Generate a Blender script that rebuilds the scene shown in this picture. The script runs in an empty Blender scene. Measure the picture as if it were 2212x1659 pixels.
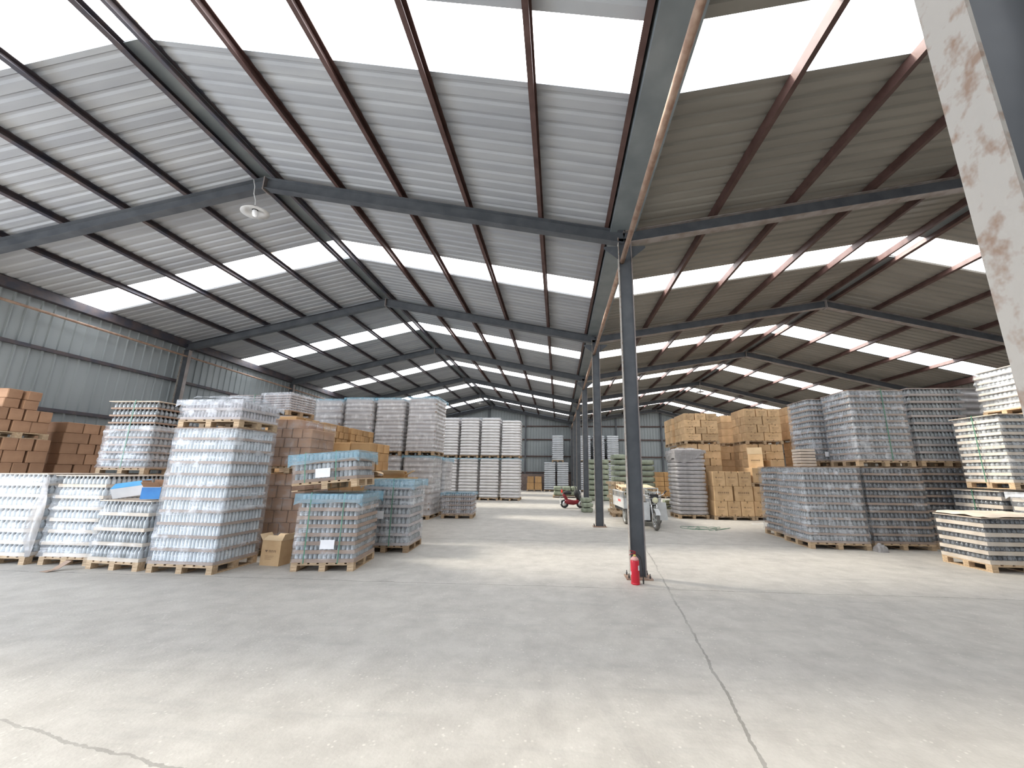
import bpy, bmesh, math, random
from mathutils import Vector, Matrix, Euler, noise

C = bpy.context.scene.collection
SC = bpy.context.scene
PI = math.pi
R = random.Random(7)

# ---------------------------------------------------------------- camera
def set_camera():
    yaw, pitch, roll = -0.0592, 0.2083, 0.0110
    cy, sy, cp, sp = math.cos(yaw), math.sin(yaw), math.cos(pitch), math.sin(pitch)
    f = Vector((sy * cp, cy * cp, sp))
    r = Vector((cy, -sy, 0))
    u = r.cross(f)
    cr, sr = math.cos(roll), math.sin(roll)
    r2 = cr * r + sr * u
    u2 = -sr * r + cr * u
    m = Matrix((r2, u2, -f)).transposed().to_4x4()
    m.translation = Vector((0, 0, 1.6))
    cd = bpy.data.cameras.new('camera')
    cd.sensor_width = 36
    cd.sensor_fit = 'HORIZONTAL'
    cd.lens = 800.0 / 2212 * 36
    cd.shift_x = -53.06 / 2212
    cd.shift_y = 20.41 / 2212
    cd.clip_start = 0.05
    cd.clip_end = 300
    o = bpy.data.objects.new('camera', cd)
    o.matrix_world = m
    C.objects.link(o)
    SC.camera = o
set_camera()

# ---------------------------------------------------------------- world, sun, daylight
EXPO = 0.85
W_STR = 1.7
SUN_STR = 19.5
SKY_EMIT = 7.0
SC.view_settings.view_transform = 'Standard'
SC.view_settings.look = 'None'
SC.view_settings.gamma = 1
SC.view_settings.exposure = EXPO
SC.view_settings.use_curve_mapping = False
SC.cycles.use_denoising = True
SC.cycles.max_bounces = 8
SC.cycles.diffuse_bounces = 5
SC.cycles.glossy_bounces = 3
SC.cycles.transmission_bounces = 4
SC.cycles.transparent_max_bounces = 16
SC.cycles.caustics_reflective = False
SC.cycles.caustics_refractive = False
SC.cycles.sample_clamp_indirect = 6

wd = bpy.data.worlds.new('world')
SC.world = wd
wd.use_nodes = True
bg = wd.node_tree.nodes['Background']
bg.inputs[0].default_value = (0.80, 0.88, 1.0, 1)
bg.inputs[1].default_value = W_STR

sun = bpy.data.lights.new('sun', 'SUN')
sun.energy = SUN_STR
sun.angle = math.radians(16)
sun.color = (1.0, 0.93, 0.81)
so = bpy.data.objects.new('sun', sun)
el = math.radians(42)
dirv = Vector((0.98 * math.cos(el), -0.20 * math.cos(el), -math.sin(el)))
so.rotation_euler = dirv.to_track_quat('-Z', 'Y').to_euler()
so.location = (-20, 20, 20)
C.objects.link(so)

# rectangular daylight lamps; the gateway one is added fill behind the camera
def area(name, loc, sx, sy, power, col, look, portal=False):
    l = bpy.data.lights.new(name, 'AREA')
    l.shape = 'RECTANGLE'
    l.size, l.size_y, l.energy, l.color = sx, sy, power, col
    if portal:
        l.cycles.is_portal = True
    o = bpy.data.objects.new(name, l)
    o.location = loc
    o.rotation_euler = Vector(look).to_track_quat('-Z', 'Y').to_euler()
    C.objects.link(o)
GATE = (-9.0, -1.5, 4.2)      # x0, x1, height of the unseen gateway, added for fill behind the camera
SIDE_DOOR = (-2.0, 5.2, 4.4)      # y0, y1, height of the wide open side door in the left wall, just out of the picture
area('gateway_fill', ((GATE[0] + GATE[1]) / 2, -4.75, GATE[2] / 2), GATE[1] - GATE[0], GATE[2], 110, (0.82, 0.89, 1.0), (0, 1, 0.0))  # unseen fill added to brighten the sides that face the camera
area('side_door_daylight', (-13.45, (SIDE_DOOR[0] + SIDE_DOOR[1]) / 2, SIDE_DOOR[2] / 2), SIDE_DOOR[1] - SIDE_DOOR[0], SIDE_DOOR[2], 380, (0.78, 0.87, 1.0), (1, 0.22, -0.35))

# ---------------------------------------------------------------- dimensions of the hall
FR = [-4.6, 0.897, 6.3165, 11.821, 17.108, 22.891, 28.072, 33.328]     # frame lines along Y
XC = 1.2454
XL, XR = -13.22, 16.28          # side walls
RLX, RRX = XC - 7.30, XC + 7.52   # ridges
HV, HE, HRL, HRR, HER = 5.917, 5.776, 7.391, 7.083, 5.20
SLOPES = {'A': (XL, HE, RLX, HRL), 'B': (RLX, HRL, XC, HV), 'C': (XC, HV, RRX, HRR), 'D': (RRX, HRR, XR, HER)}
SKY = [(-2.4, -1.6), (3.06, 3.83), (8.58, 9.42), (14.1, 15.0), (19.55, 20.45), (25.0, 25.9), (30.2, 31.1)]
YF, YB = -4.9, 33.75            # front wall and back wall
def zl(s, x):
    x0, z0, x1, z1 = SLOPES[s]
    return z0 + (z1 - z0) * (x - x0) / (x1 - x0)

# ---------------------------------------------------------------- materials
def N(nt, t, **kw):
    n = nt.nodes.new(t)
    for k, v in kw.items():
        if k in n.inputs.keys():
            n.inputs[k].default_value = v
        else:
            setattr(n, k, v)
    return n
def L(nt, a, b):
    nt.links.new(a, b)
def ramp(nt, fac, stops):
    r = nt.nodes.new('ShaderNodeValToRGB')
    e = r.color_ramp.elements
    while len(e) < len(stops):
        e.new(0.5)
    for i, (p, c) in enumerate(stops):
        e[i].position = p
        e[i].color = (c[0], c[1], c[2], 1)
    L(nt, fac, r.inputs[0])
    return r.outputs[0]
def mixc(nt, fac, a, b, blend='MIX'):
    m = nt.nodes.new('ShaderNodeMix')
    m.data_type = 'RGBA'
    m.blend_type = blend
    for s, v in ((0, fac), (6, a), (7, b)):
        if hasattr(v, 'is_output'):
            L(nt, v, m.inputs[s])
        else:
            m.inputs[s].default_value = v if s == 0 else (v[0], v[1], v[2], 1)
    return m.outputs[2]
def math_(nt, op, a, b=0.0, c=0.0):
    m = nt.nodes.new('ShaderNodeMath')
    m.operation = op
    for i, v in enumerate((a, b, c)):
        if hasattr(v, 'is_output'):
            L(nt, v, m.inputs[i])
        else:
            m.inputs[i].default_value = v
    return m.outputs[0]
def new_mat(name):
    m = bpy.data.materials.new(name)
    m.use_nodes = True
    nt = m.node_tree
    return m, nt, nt.nodes['Principled BSDF']
def noise_tex(nt, scale, detail=3, rough=0.55, stretch=None, coord='Object'):
    tc = nt.nodes.new('ShaderNodeTexCoord')
    mp = nt.nodes.new('ShaderNodeMapping')
    if stretch:
        mp.inputs['Scale'].default_value = stretch
    L(nt, tc.outputs[coord], mp.inputs[0])
    n = N(nt, 'ShaderNodeTexNoise', Scale=scale, Detail=detail, Roughness=rough)
    L(nt, mp.outputs[0], n.inputs['Vector'])
    return n.outputs[0]
def simple(name, c1, c2=None, scale=6, rough=0.6, metal=0.0, stretch=None, bump=0.0, rnd=0.0, lo=0.35, hi=0.65, spec=0.5):
    m, nt, b = new_mat(name)
    b.inputs['Roughness'].default_value = rough
    b.inputs['Metallic'].default_value = metal
    b.inputs['Specular IOR Level'].default_value = spec
    nz = noise_tex(nt, scale, stretch=stretch)
    col = ramp(nt, nz, [(lo, c1), (hi, c2 or c1)])
    if rnd:
        oi = nt.nodes.new('ShaderNodeObjectInfo')
        v = math_(nt, 'MULTIPLY_ADD', oi.outputs['Random'], rnd, 1 - rnd / 2)
        hs = nt.nodes.new('ShaderNodeHueSaturation')
        L(nt, v, hs.inputs['Value'])
        L(nt, col, hs.inputs['Color'])
        col = hs.outputs[0]
    L(nt, col, b.inputs['Base Color'])
    if bump:
        bp = N(nt, 'ShaderNodeBump', Strength=bump, Distance=0.02)
        L(nt, nz, bp.inputs['Height'])
        L(nt, bp.outputs[0], b.inputs['Normal'])
    return m

M = {}
def floor_mat():
    m, nt, b = new_mat('concrete_floor')
    big = noise_tex(nt, 0.35, 4)
    col = ramp(nt, big, [(0.3, (0.39, 0.365, 0.33)), (0.7, (0.47, 0.44, 0.395))])
    mid = noise_tex(nt, 3.0, 6, 0.7)
    col = mixc(nt, 0.35, col, ramp(nt, mid, [(0.35, (0.30, 0.29, 0.27)), (0.65, (0.58, 0.565, 0.53))]))
    # faint swept scratches and tyre arcs
    st = noise_tex(nt, 2.2, 5, 0.65, (0.25, 2.2, 1))
    col = mixc(nt, math_(nt, 'MULTIPLY', ramp(nt, st, [(0.55, (0, 0, 0)), (0.68, (1, 1, 1))]), 0.22), col, (0.24, 0.235, 0.22))
    # pale aggregate specks
    tc = nt.nodes.new('ShaderNodeTexCoord')
    vo = N(nt, 'ShaderNodeTexVoronoi', Scale=22)
    L(nt, tc.outputs['Object'], vo.inputs['Vector'])
    sp = ramp(nt, vo.outputs['Distance'], [(0.12, (1, 1, 1)), (0.26, (0, 0, 0))])
    gate = ramp(nt, noise_tex(nt, 5, 3), [(0.46, (0, 0, 0)), (0.62, (1, 1, 1))])
    col = mixc(nt, math_(nt, 'MULTIPLY', math_(nt, 'MULTIPLY', sp, gate), 0.55), col, (0.66, 0.64, 0.58))
    # joints: dark sawn lines wobbling a little
    sx = nt.nodes.new('ShaderNodeSeparateXYZ')
    L(nt, tc.outputs['Object'], sx.inputs[0])
    wob = math_(nt, 'MULTIPLY', math_(nt, 'SUBTRACT', noise_tex(nt, 1.5, 5, 0.7), 0.5), 0.16)
    def line(coord, at, half, slope=None, other=None):
        v = math_(nt, 'ADD', coord, wob)
        if slope:
            v = math_(nt, 'ADD', v, math_(nt, 'MULTIPLY', other, slope))
        d = math_(nt, 'ABSOLUTE', math_(nt, 'SUBTRACT', v, at))
        return math_(nt, 'LESS_THAN', d, half)
    X, Y = sx.outputs[0], sx.outputs[1]
    ln = line(X, 0.86, 0.012, -0.12, Y)
    for yy, h in ((9.3, 0.018), (5.75, 0.010), (14.8, 0.02), (20.3, 0.025)):
        ln = math_(nt, 'MAXIMUM', ln, line(Y, yy, h))
    ln = math_(nt, 'MAXIMUM', ln, line(Y, 1.88, 0.009, 0.19, X))
    fade = ramp(nt, noise_tex(nt, 1.1, 2), [(0.35, (0.25, 0.25, 0.25)), (0.6, (0.6, 0.6, 0.6))])
    col = mixc(nt, math_(nt, 'MULTIPLY', ln, fade), col, (0.12, 0.115, 0.10))
    # rubber arcs left by turning forklifts
    for cx, cy, r0 in ((2.3, 3.4, 2.0), (2.6, 3.2, 2.7), (-2.5, 2.0, 3.0), (4.0, 7.5, 2.4)):
        dx = math_(nt, 'SUBTRACT', X, cx)
        dy = math_(nt, 'SUBTRACT', Y, cy)
        rr = math_(nt, 'SQRT', math_(nt, 'ADD', math_(nt, 'MULTIPLY', dx, dx), math_(nt, 'MULTIPLY', dy, dy)))
        a = math_(nt, 'LESS_THAN', math_(nt, 'ABSOLUTE', math_(nt, 'SUBTRACT', math_(nt, 'ADD', rr, wob), r0)), 0.045)
        col = mixc(nt, math_(nt, 'MULTIPLY', math_(nt, 'MULTIPLY', a, fade), 0.11), col, (0.20, 0.195, 0.185))
    L(nt, col, b.inputs['Base Color'])
    b.inputs['Roughness'].default_value = 0.62
    b.inputs['Specular IOR Level'].default_value = 0.35
    bp = N(nt, 'ShaderNodeBump', Strength=0.25, Distance=0.01)
    L(nt, noise_tex(nt, 45, 3), bp.inputs['Height'])
    L(nt, bp.outputs[0], b.inputs['Normal'])
    return m
M['floor'] = floor_mat()
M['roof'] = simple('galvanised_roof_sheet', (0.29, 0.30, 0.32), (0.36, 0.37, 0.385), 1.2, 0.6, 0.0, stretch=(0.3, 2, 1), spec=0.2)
M['roof_warm'] = simple('warm_grey_sheet', (0.19, 0.178, 0.158), (0.24, 0.225, 0.20), 1.2, 0.5, 0.0, stretch=(0.3, 2, 1))  # warmer, darker grey than the left gable sheet
M['wall'] = simple('grey_wall_sheet', (0.215, 0.24, 0.248), (0.265, 0.29, 0.297), 0.8, 0.4, 0.0, stretch=(1, 1, 0.3))
M['steel'] = simple('painted_steel', (0.062, 0.068, 0.078), (0.090, 0.097, 0.108), 3, 0.5, 0.1)
M['steel_edge'] = simple('rubbed_steel_flange', (0.20, 0.165, 0.15), (0.30, 0.27, 0.26), 5, 0.55, 0.1, stretch=(1, 1, 0.5))
M['rust_sun_flange'] = simple('flaking_sunlit_flange', (0.22, 0.15, 0.11), (0.34, 0.315, 0.285), 22, 0.7, 0.0, lo=0.32, hi=0.50, stretch=(1, 1, 0.8), bump=0.3)  # flaking rust; its pale tone also paints sunlight on left flanges
M['purlin'] = simple('red_primer_steel', (0.050, 0.022, 0.018), (0.080, 0.042, 0.036), 4, 0.6)
M['purlin_l'] = simple('hazed_primer_steel', (0.04, 0.04, 0.055), (0.08, 0.06, 0.06), 4, 0.6)  # navy cast of lens haze painted into the primer colour
M['rust'] = simple('rusty_pipe', (0.22, 0.13, 0.09), (0.34, 0.24, 0.18), 8, 0.75)
M['gutter'] = simple('gutter_steel', (0.13, 0.15, 0.16), (0.18, 0.20, 0.21), 2, 0.45)
M['brick'] = simple('brown_dado', (0.16, 0.12, 0.105), (0.23, 0.18, 0.16), 6, 0.9)
M['wood'] = simple('pale_pine', (0.36, 0.25, 0.15), (0.54, 0.40, 0.26), 8, 0.75, stretch=(1, 5, 5), rnd=0.25)
M['wood_dark'] = simple('old_pine', (0.28, 0.19, 0.11), (0.42, 0.29, 0.18), 8, 0.8, stretch=(1, 5, 5), rnd=0.25)
M['wood_pale'] = simple('fresh_pine', (0.56, 0.42, 0.27), (0.74, 0.58, 0.40), 8, 0.75, stretch=(1, 5, 5))
M['card'] = simple('corrugated_card', (0.54, 0.355, 0.19), (0.67, 0.46, 0.26), 3, 0.8, rnd=0.34)
M['card_o'] = simple('ochre_card', (0.38, 0.22, 0.095), (0.48, 0.29, 0.13), 3, 0.8, rnd=0.32)
M['card_r'] = simple('reddish_card', (0.30, 0.165, 0.095), (0.38, 0.22, 0.13), 3, 0.8, rnd=0.25)
M['card_in'] = simple('pale_card', (0.62, 0.46, 0.28), (0.70, 0.54, 0.35), 3, 0.8)
M['tray'] = simple('tray_card', (0.27, 0.185, 0.135), (0.36, 0.255, 0.19), 4, 0.8, rnd=0.2)
M['tray_pale'] = simple('bleached_tray_card', (0.56, 0.47, 0.38), (0.66, 0.57, 0.475), 4, 0.8, rnd=0.15)
M['tray_grey'] = simple('dusty_tray_card', (0.38, 0.32, 0.30), (0.48, 0.42, 0.40), 4, 0.8, rnd=0.15)
M['ink'] = simple('carton_ink', (0.14, 0.09, 0.06), (0.20, 0.13, 0.08), 30, 0.9)
M['tape'] = simple('brown_tape', (0.30, 0.19, 0.10), (0.34, 0.22, 0.12), 5, 0.35)
M['paper'] = simple('white_paper', (0.78, 0.78, 0.80), (0.85, 0.85, 0.87), 5, 0.7)
def glass(name, c, c2, rough=0.12):
    return simple(name, c, c2, 9, rough, 0.0, spec=0.9, lo=0.3, hi=0.7, stretch=(1, 1, 0.6))
M['glass'] = glass('grey_bottle_glass', (0.15, 0.17, 0.18), (0.44, 0.475, 0.50))
M['glass_lite'] = glass('pale_bottle_glass', (0.42, 0.47, 0.51), (0.72, 0.77, 0.81), 0.2)
M['glass_dark'] = glass('dark_bottle_glass', (0.035, 0.042, 0.055), (0.16, 0.175, 0.19))
M['glass_mauve'] = glass('mauve_bottle_glass', (0.30, 0.28, 0.29), (0.54, 0.51, 0.53), 0.2)
M['core'] = simple('dark_inside', (0.05, 0.055, 0.065), (0.09, 0.095, 0.11), 4, 0.6)
def film(name, col, base, vary, rough=0.16):
    m, nt, b = new_mat(name)
    b.inputs['Base Color'].default_value = (*col, 1)
    b.inputs['Roughness'].default_value = rough
    b.inputs['Specular IOR Level'].default_value = 1.0
    n1 = noise_tex(nt, 1.5, 6, 0.62, (0.35, 0.35, 6.0))
    n2 = noise_tex(nt, 3.5, 4, 0.6, (2.0, 2.0, 0.8))
    h = math_(nt, 'ADD', n1, math_(nt, 'MULTIPLY', n2, 0.7))
    bp = N(nt, 'ShaderNodeBump', Strength=0.7, Distance=0.03)
    L(nt, h, bp.inputs['Height'])
    L(nt, bp.outputs[0], b.inputs['Normal'])
    fac = math_(nt, 'MULTIPLY_ADD', ramp(nt, math_(nt, 'MULTIPLY', h, 0.59), [(0.50, (0, 0, 0)), (0.66, (1, 1, 1))]), vary, base)
    tr = nt.nodes.new('ShaderNodeBsdfTransparent')
    tr.inputs[0].default_value = (0.97, 0.98, 0.985, 1)
    mx = nt.nodes.new('ShaderNodeMixShader')
    L(nt, fac, mx.inputs[0])
    L(nt, tr.outputs[0], mx.inputs[1])
    L(nt, b.outputs[0], mx.inputs[2])
    L(nt, mx.outputs[0], nt.nodes['Material Output'].inputs[0])
    return m
M['film'] = film('clear_stretch_film', (0.80, 0.82, 0.85), 0.08, 0.42)
M['film_milky'] = film('milky_stretch_film', (0.80, 0.83, 0.88), 0.17, 0.5)
M['film_white'] = film('white_stretch_film', (0.82, 0.80, 0.80), 0.46, 0.42)
M['film_grey'] = film('dusty_grey_film', (0.50, 0.48, 0.48), 0.55, 0.35)
M['film_thin'] = film('thin_film', (0.75, 0.76, 0.78), 0.05, 0.22)
M['film_blue'] = film('blue_cover_film', (0.25, 0.55, 0.72), 0.30, 0.22)
M['layer'] = simple('pale_wrapped_layer', (0.62, 0.60, 0.60), (0.76, 0.74, 0.74), 4, 0.28, stretch=(1, 1, 3), bump=0.4)
M['layer_blue'] = simple('bluish_wrapped_layer', (0.40, 0.42, 0.45), (0.52, 0.54, 0.57), 4, 0.28, stretch=(1, 1, 3), bump=0.4)
M['grey_bag'] = simple('grey_film_bale', (0.36, 0.345, 0.35), (0.50, 0.48, 0.485), 5, 0.28, bump=0.6)
M['green_bag'] = simple('olive_woven_bag', (0.20, 0.235, 0.17), (0.34, 0.375, 0.285), 5, 0.55, rnd=0.2, bump=0.5)
M['strap'] = simple('green_strap', (0.05, 0.16, 0.10), (0.08, 0.24, 0.15), 5, 0.4)
M['red'] = simple('extinguisher_red', (0.52, 0.012, 0.03), (0.62, 0.02, 0.04), 4, 0.35)
M['pale_red'] = simple('light_red_paint', (0.62, 0.30, 0.28), (0.70, 0.40, 0.36), 6, 0.6)  # paler than the body red, for the shoulder
M['dark_red'] = simple('dark_red_paint', (0.20, 0.012, 0.02), (0.28, 0.02, 0.03), 4, 0.3)
M['black'] = simple('black_rubber', (0.018, 0.018, 0.02), (0.035, 0.034, 0.034), 8, 0.6)
M['brass'] = simple('brass', (0.55, 0.42, 0.10), (0.62, 0.5, 0.15), 6, 0.35, 0.6)
M['chrome'] = simple('chrome', (0.60, 0.60, 0.60), (0.72, 0.72, 0.72), 6, 0.2, 0.9)
M['white_paint'] = simple('white_trike_paint', (0.52, 0.53, 0.53), (0.64, 0.65, 0.65), 4, 0.4)
M['grey_paint'] = simple('grey_trike_paint', (0.40, 0.41, 0.40), (0.50, 0.51, 0.49), 4, 0.5)
M['dusty_tyre'] = simple('dusty_tyre', (0.11, 0.105, 0.095), (0.19, 0.18, 0.16), 8, 0.8)
M['lens'] = simple('headlamp_lens', (0.62, 0.60, 0.36), (0.75, 0.74, 0.55), 9, 0.15)
M['tail'] = simple('tail_lamp_red', (0.75, 0.02, 0.015), (0.85, 0.04, 0.02), 5, 0.3)
M['blue'] = simple('blue_box_print', (0.04, 0.30, 0.62), (0.07, 0.38, 0.70), 4, 0.45)
M['blue_d'] = simple('deep_blue_box_print', (0.02, 0.17, 0.50), (0.03, 0.22, 0.56), 4, 0.45)
M['white'] = simple('white_box_board', (0.72, 0.74, 0.78), (0.80, 0.82, 0.86), 4, 0.5)
M['enamel'] = simple('white_enamel', (0.50, 0.50, 0.50), (0.62, 0.62, 0.62), 6, 0.35)
M['grey_rag'] = simple('grey_plastic_heap', (0.20, 0.19, 0.19), (0.34, 0.33, 0.33), 6, 0.4, bump=0.5)
M['ground'] = simple('yard_concrete', (0.45, 0.45, 0.44), (0.55, 0.55, 0.53), 1, 0.8)
def skylight_mat(name, dirty=False):
    m, nt, b = new_mat(name)
    em = nt.nodes.new('ShaderNodeEmission')
    em.inputs[0].default_value = (0.97, 0.985, 1.0, 1)
    em.inputs[1].default_value = SKY_EMIT
    tr = nt.nodes.new('ShaderNodeBsdfTransparent')
    tr.inputs[0].default_value = (1, 1, 1, 1)
    mx = nt.nodes.new('ShaderNodeMixShader')
    mx.inputs[0].default_value = 0.6
    L(nt, tr.outputs[0], mx.inputs[1])
    L(nt, em.outputs[0], mx.inputs[2])
    out = mx.outputs[0]
    if dirty:
        df = nt.nodes.new('ShaderNodeBsdfTranslucent')
        df.inputs[0].default_value = (0.30, 0.24, 0.16, 1)
        n = noise_tex(nt, 2.0, 5, 0.7, (0.6, 7, 1))
        mask = ramp(nt, n, [(0.50, (0, 0, 0)), (0.56, (1, 1, 1))])
        m2 = nt.nodes.new('ShaderNodeMixShader')
        L(nt, mask, m2.inputs[0])
        L(nt, out, m2.inputs[1])
        L(nt, df.outputs[0], m2.inputs[2])
        out = m2.outputs[0]
    L(nt, out, nt.nodes['Material Output'].inputs[0])
    return m
M['skylight'] = skylight_mat('translucent_skylight')
M['skylight_dirty'] = skylight_mat('leaf_littered_skylight', True)

# ---------------------------------------------------------------- mesh builder
class MB:
    def __init__(s):
        s.v, s.f, s.mi = [], [], []
    def add(s, vs, fs, mi=0):
        o = len(s.v)
        s.v += [tuple(p) for p in vs]
        s.f += [tuple(i + o for i in f) for f in fs]
        s.mi += [mi] * len(fs)
        return s
    def box(s, x0, y0, z0, x1, y1, z1, mi=0, mat=None):
        vs = [Vector(p) for p in ((x0, y0, z0), (x1, y0, z0), (x1, y1, z0), (x0, y1, z0), (x0, y0, z1), (x1, y0, z1), (x1, y1, z1), (x0, y1, z1))]
        if mat is not None:
            vs = [mat @ p for p in vs]
        return s.add(vs, [(0, 3, 2, 1), (4, 5, 6, 7), (0, 1, 5, 4), (1, 2, 6, 5), (2, 3, 7, 6), (3, 0, 4, 7)], mi)
    def prism(s, pts, a, b, axis='y', mi=0):
        """closed 2-D outline pts swept between a and b along an axis"""
        n = len(pts)
        def P(p, t):
            return {'y': (p[0], t, p[1]), 'x': (t, p[0], p[1]), 'z': (p[0], p[1], t)}[axis]
        vs = [P(p, a) for p in pts] + [P(p, b) for p in pts]
        fs = [(i, (i + 1) % n, n + (i + 1) % n, n + i) for i in range(n)]
        fs += [tuple(range(n))[::-1], tuple(range(n, 2 * n))]
        return s.add(vs, fs, mi)
    def bar(s, p, q, w, h, up=(0, 0, 1), mi=0):
        p, q = Vector(p), Vector(q)
        d = (q - p)
        ln = d.length
        d.normalize()
        u = Vector(up)
        if abs(d.dot(u)) > 0.99:
            u = Vector((0, 1, 0))
        x = d.cross(u).normalized()
        u = x.cross(d)
        m = Matrix((x, d, u)).transposed().to_4x4()
        m.translation = p
        return s.box(-w / 2, 0, -h / 2, w / 2, ln, h / 2, mi, m)
    def tube(s, pts, r, n=8, mi=0, cap=True):
        pts = [Vector(p) for p in pts]
        rs = r if isinstance(r, (list, tuple)) else [r] * len(pts)
        rings = []
        prev = None
        for i, p in enumerate(pts):
            d = (pts[min(i + 1, len(pts) - 1)] - pts[max(i - 1, 0)]).normalized()
            if prev is None:
                a = d.orthogonal().normalized()
            else:
                a = (prev - d * prev.dot(d)).normalized()
            prev = a
            b = d.cross(a)
            rings.append([p + (a * math.cos(t) + b * math.sin(t)) * rs[i] for t in [2 * PI * k / n for k in range(n)]])
        vs = [q for rg in rings for q in rg]
        fs = []
        for i in range(len(pts) - 1):
            for k in range(n):
                fs.append((i * n + k, i * n + (k + 1) % n, (i + 1) * n + (k + 1) % n, (i + 1) * n + k))
        if cap:
            fs += [tuple(range(n))[::-1], tuple(range((len(pts) - 1) * n, len(pts) * n))]
        return s.add(vs, fs, mi)
    def lathe(s, prof, n=16, cx=0, cy=0, cz=0, mi=0, axis='z', cap=True):
        vs, fs = [], []
        for r, z in prof:
            for k in range(n):
                a = 2 * PI * k / n
                p = {'z': (r * math.cos(a), r * math.sin(a), z), 'x': (z, r * math.cos(a), r * math.sin(a)), 'y': (r * math.sin(a), z, r * math.cos(a))}[axis]
                vs.append((p[0] + cx, p[1] + cy, p[2] + cz))
        for i in range(len(prof) - 1):
            for k in range(n):
                fs.append((i * n + k, i * n + (k + 1) % n, (i + 1) * n + (k + 1) % n, (i + 1) * n + k))
        if cap:
            fs += [tuple(range(n))[::-1], tuple(range((len(prof) - 1) * n, len(prof) * n))]
        return s.add(vs, fs, mi)
    def mesh(s, name, mats, smooth=False):
        me = bpy.data.meshes.new(name)
        me.from_pydata(s.v, [], s.f)
        for m in (mats if isinstance(mats, (list, tuple)) else [mats]):
            me.materials.append(M[m])
        me.polygons.foreach_set('material_index', s.mi)
        if smooth:
            me.polygons.foreach_set('use_smooth', [True] * len(s.f))
        me.update()
        return me
    def build(s, name, mats, parent=None, smooth=False, loc=None):
        return inst(name, s.mesh(name, mats, smooth), parent, loc)
def inst(name, me, parent=None, loc=None, rot=None):
    o = bpy.data.objects.new(name, me)
    C.objects.link(o)
    if parent is not None:
        o.parent = parent
    if loc is not None:
        o.location = loc
    if rot is not None:
        o.rotation_euler = rot
    return o
def bevel_mesh(me, w, seg=1):
    bm = bmesh.new()
    bm.from_mesh(me)
    bmesh.ops.bevel(bm, geom=bm.edges[:], offset=w, segments=seg, affect='EDGES')
    bm.to_mesh(me)
    bm.free()
    return me
def tag(o, label, cat, group=None, kind=None):
    o['label'] = label
    o['category'] = cat
    if group:
        o['group'] = group
    if kind:
        o['kind'] = kind
    return o
def thing(name, label, cat, loc=(0, 0, 0), rz=0.0, group=None, rot=None):
    o = inst(name, None, None, loc, rot if rot else (0, 0, rz))
    o.empty_display_size = 0.1
    return tag(o, label, cat, group)
def struct(name, mb, mats, smooth=False):
    o = mb.build(name, mats, None, smooth)
    o['kind'] = 'structure'
    return o
ORD = ['first', 'second', 'third', 'fourth', 'fifth', 'sixth', 'seventh', 'eighth', 'ninth', 'tenth', 'eleventh', 'twelfth']

# ---------------------------------------------------------------- the hall
struct('floor', MB().box(XL - 0.3, YF - 0.2, -0.3, XR + 0.3, YB + 0.3, 0), 'floor')
g = MB().box(-40, -30, -0.32, 40, YF - 0.2, -0.02)
struct('ground_outside', g, 'ground')

def corrugated(y0, y1, s, pitch=0.21, xa=None, xb=None, dz=0.27, rib=0.028):
    """roof sheet on slope s: trapezoid ribs that run from eave to ridge"""
    x0, z0, x1, z1 = SLOPES[s]
    xa = x0 if xa is None else xa
    xb = x1 if xb is None else xb
    ys, up = [], []
    k = math.floor(y0 / pitch)
    while k * pitch < y1 + pitch:
        b = k * pitch
        for t, h in ((0.0, 0), (0.56, 0), (0.68, 1), (0.86, 1)):
            ys.append(b + t * pitch)
            up.append(h)
        k += 1
    pts = [(y, h) for y, h in zip(ys, up) if y0 <= y <= y1]
    pts = [(y0, pts[0][1])] + pts + [(y1, pts[-1][1])]
    mb = MB()
    n = len(pts)
    vs = []
    for x in (xa, xb):
        z = zl(s, x) + dz
        vs += [(x, y, z + rib * h) for y, h in pts]
    mb.add(vs, [(i, i + 1, n + i + 1, n + i) for i in range(n - 1)])
    return mb
segs = []
edges = [YF - 0.3] + [v for ab in SKY for v in ab] + [YB + 0.3]
for i in range(0, len(edges), 2):
    segs.append((edges[i], edges[i + 1]))
for s in 'ABCD':
    x0, z0, x1, z1 = SLOPES[s]
    xa, xb = {'A': (x0 - 0.15, x1 - 0.02), 'B': (x0 + 0.02, XC - 0.27), 'C': (XC + 0.22, x1 - 0.02), 'D': (x0 + 0.02, x1 + 0.15)}[s]
    for y0, y1 in segs:
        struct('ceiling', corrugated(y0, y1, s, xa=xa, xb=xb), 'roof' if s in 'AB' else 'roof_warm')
    for i, (y0, y1) in enumerate(SKY):
        dirty = (s == 'A' and i in (1, 2))
        if dirty:      # leaf litter lies on the panel close to the ridge
            cut = (-9.3, -7.6) if i == 2 else (-11.8, -8.6)
            for a, b, mt in ((xa, cut[0], 'skylight'), (cut[0], cut[1], 'skylight_dirty'), (cut[1], xb, 'skylight')):
                struct('window_%d' % (i + 1), corrugated(y0, y1, s, xa=a, xb=b, dz=0.285, rib=0.02), mt)
        elif s == 'B' and i == 1:
            struct('window_%d' % (i + 1), corrugated(y0, y1, s, xa=xa, xb=-5.65, dz=0.285, rib=0.02), 'skylight_dirty')
            struct('window_%d' % (i + 1), corrugated(y0, y1, s, xa=-5.65, xb=xb, dz=0.285, rib=0.02), 'skylight')
        else:
            struct('window_%d' % (i + 1), corrugated(y0, y1, s, xa=xa, xb=xb, dz=0.285, rib=0.02), 'skylight')
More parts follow.
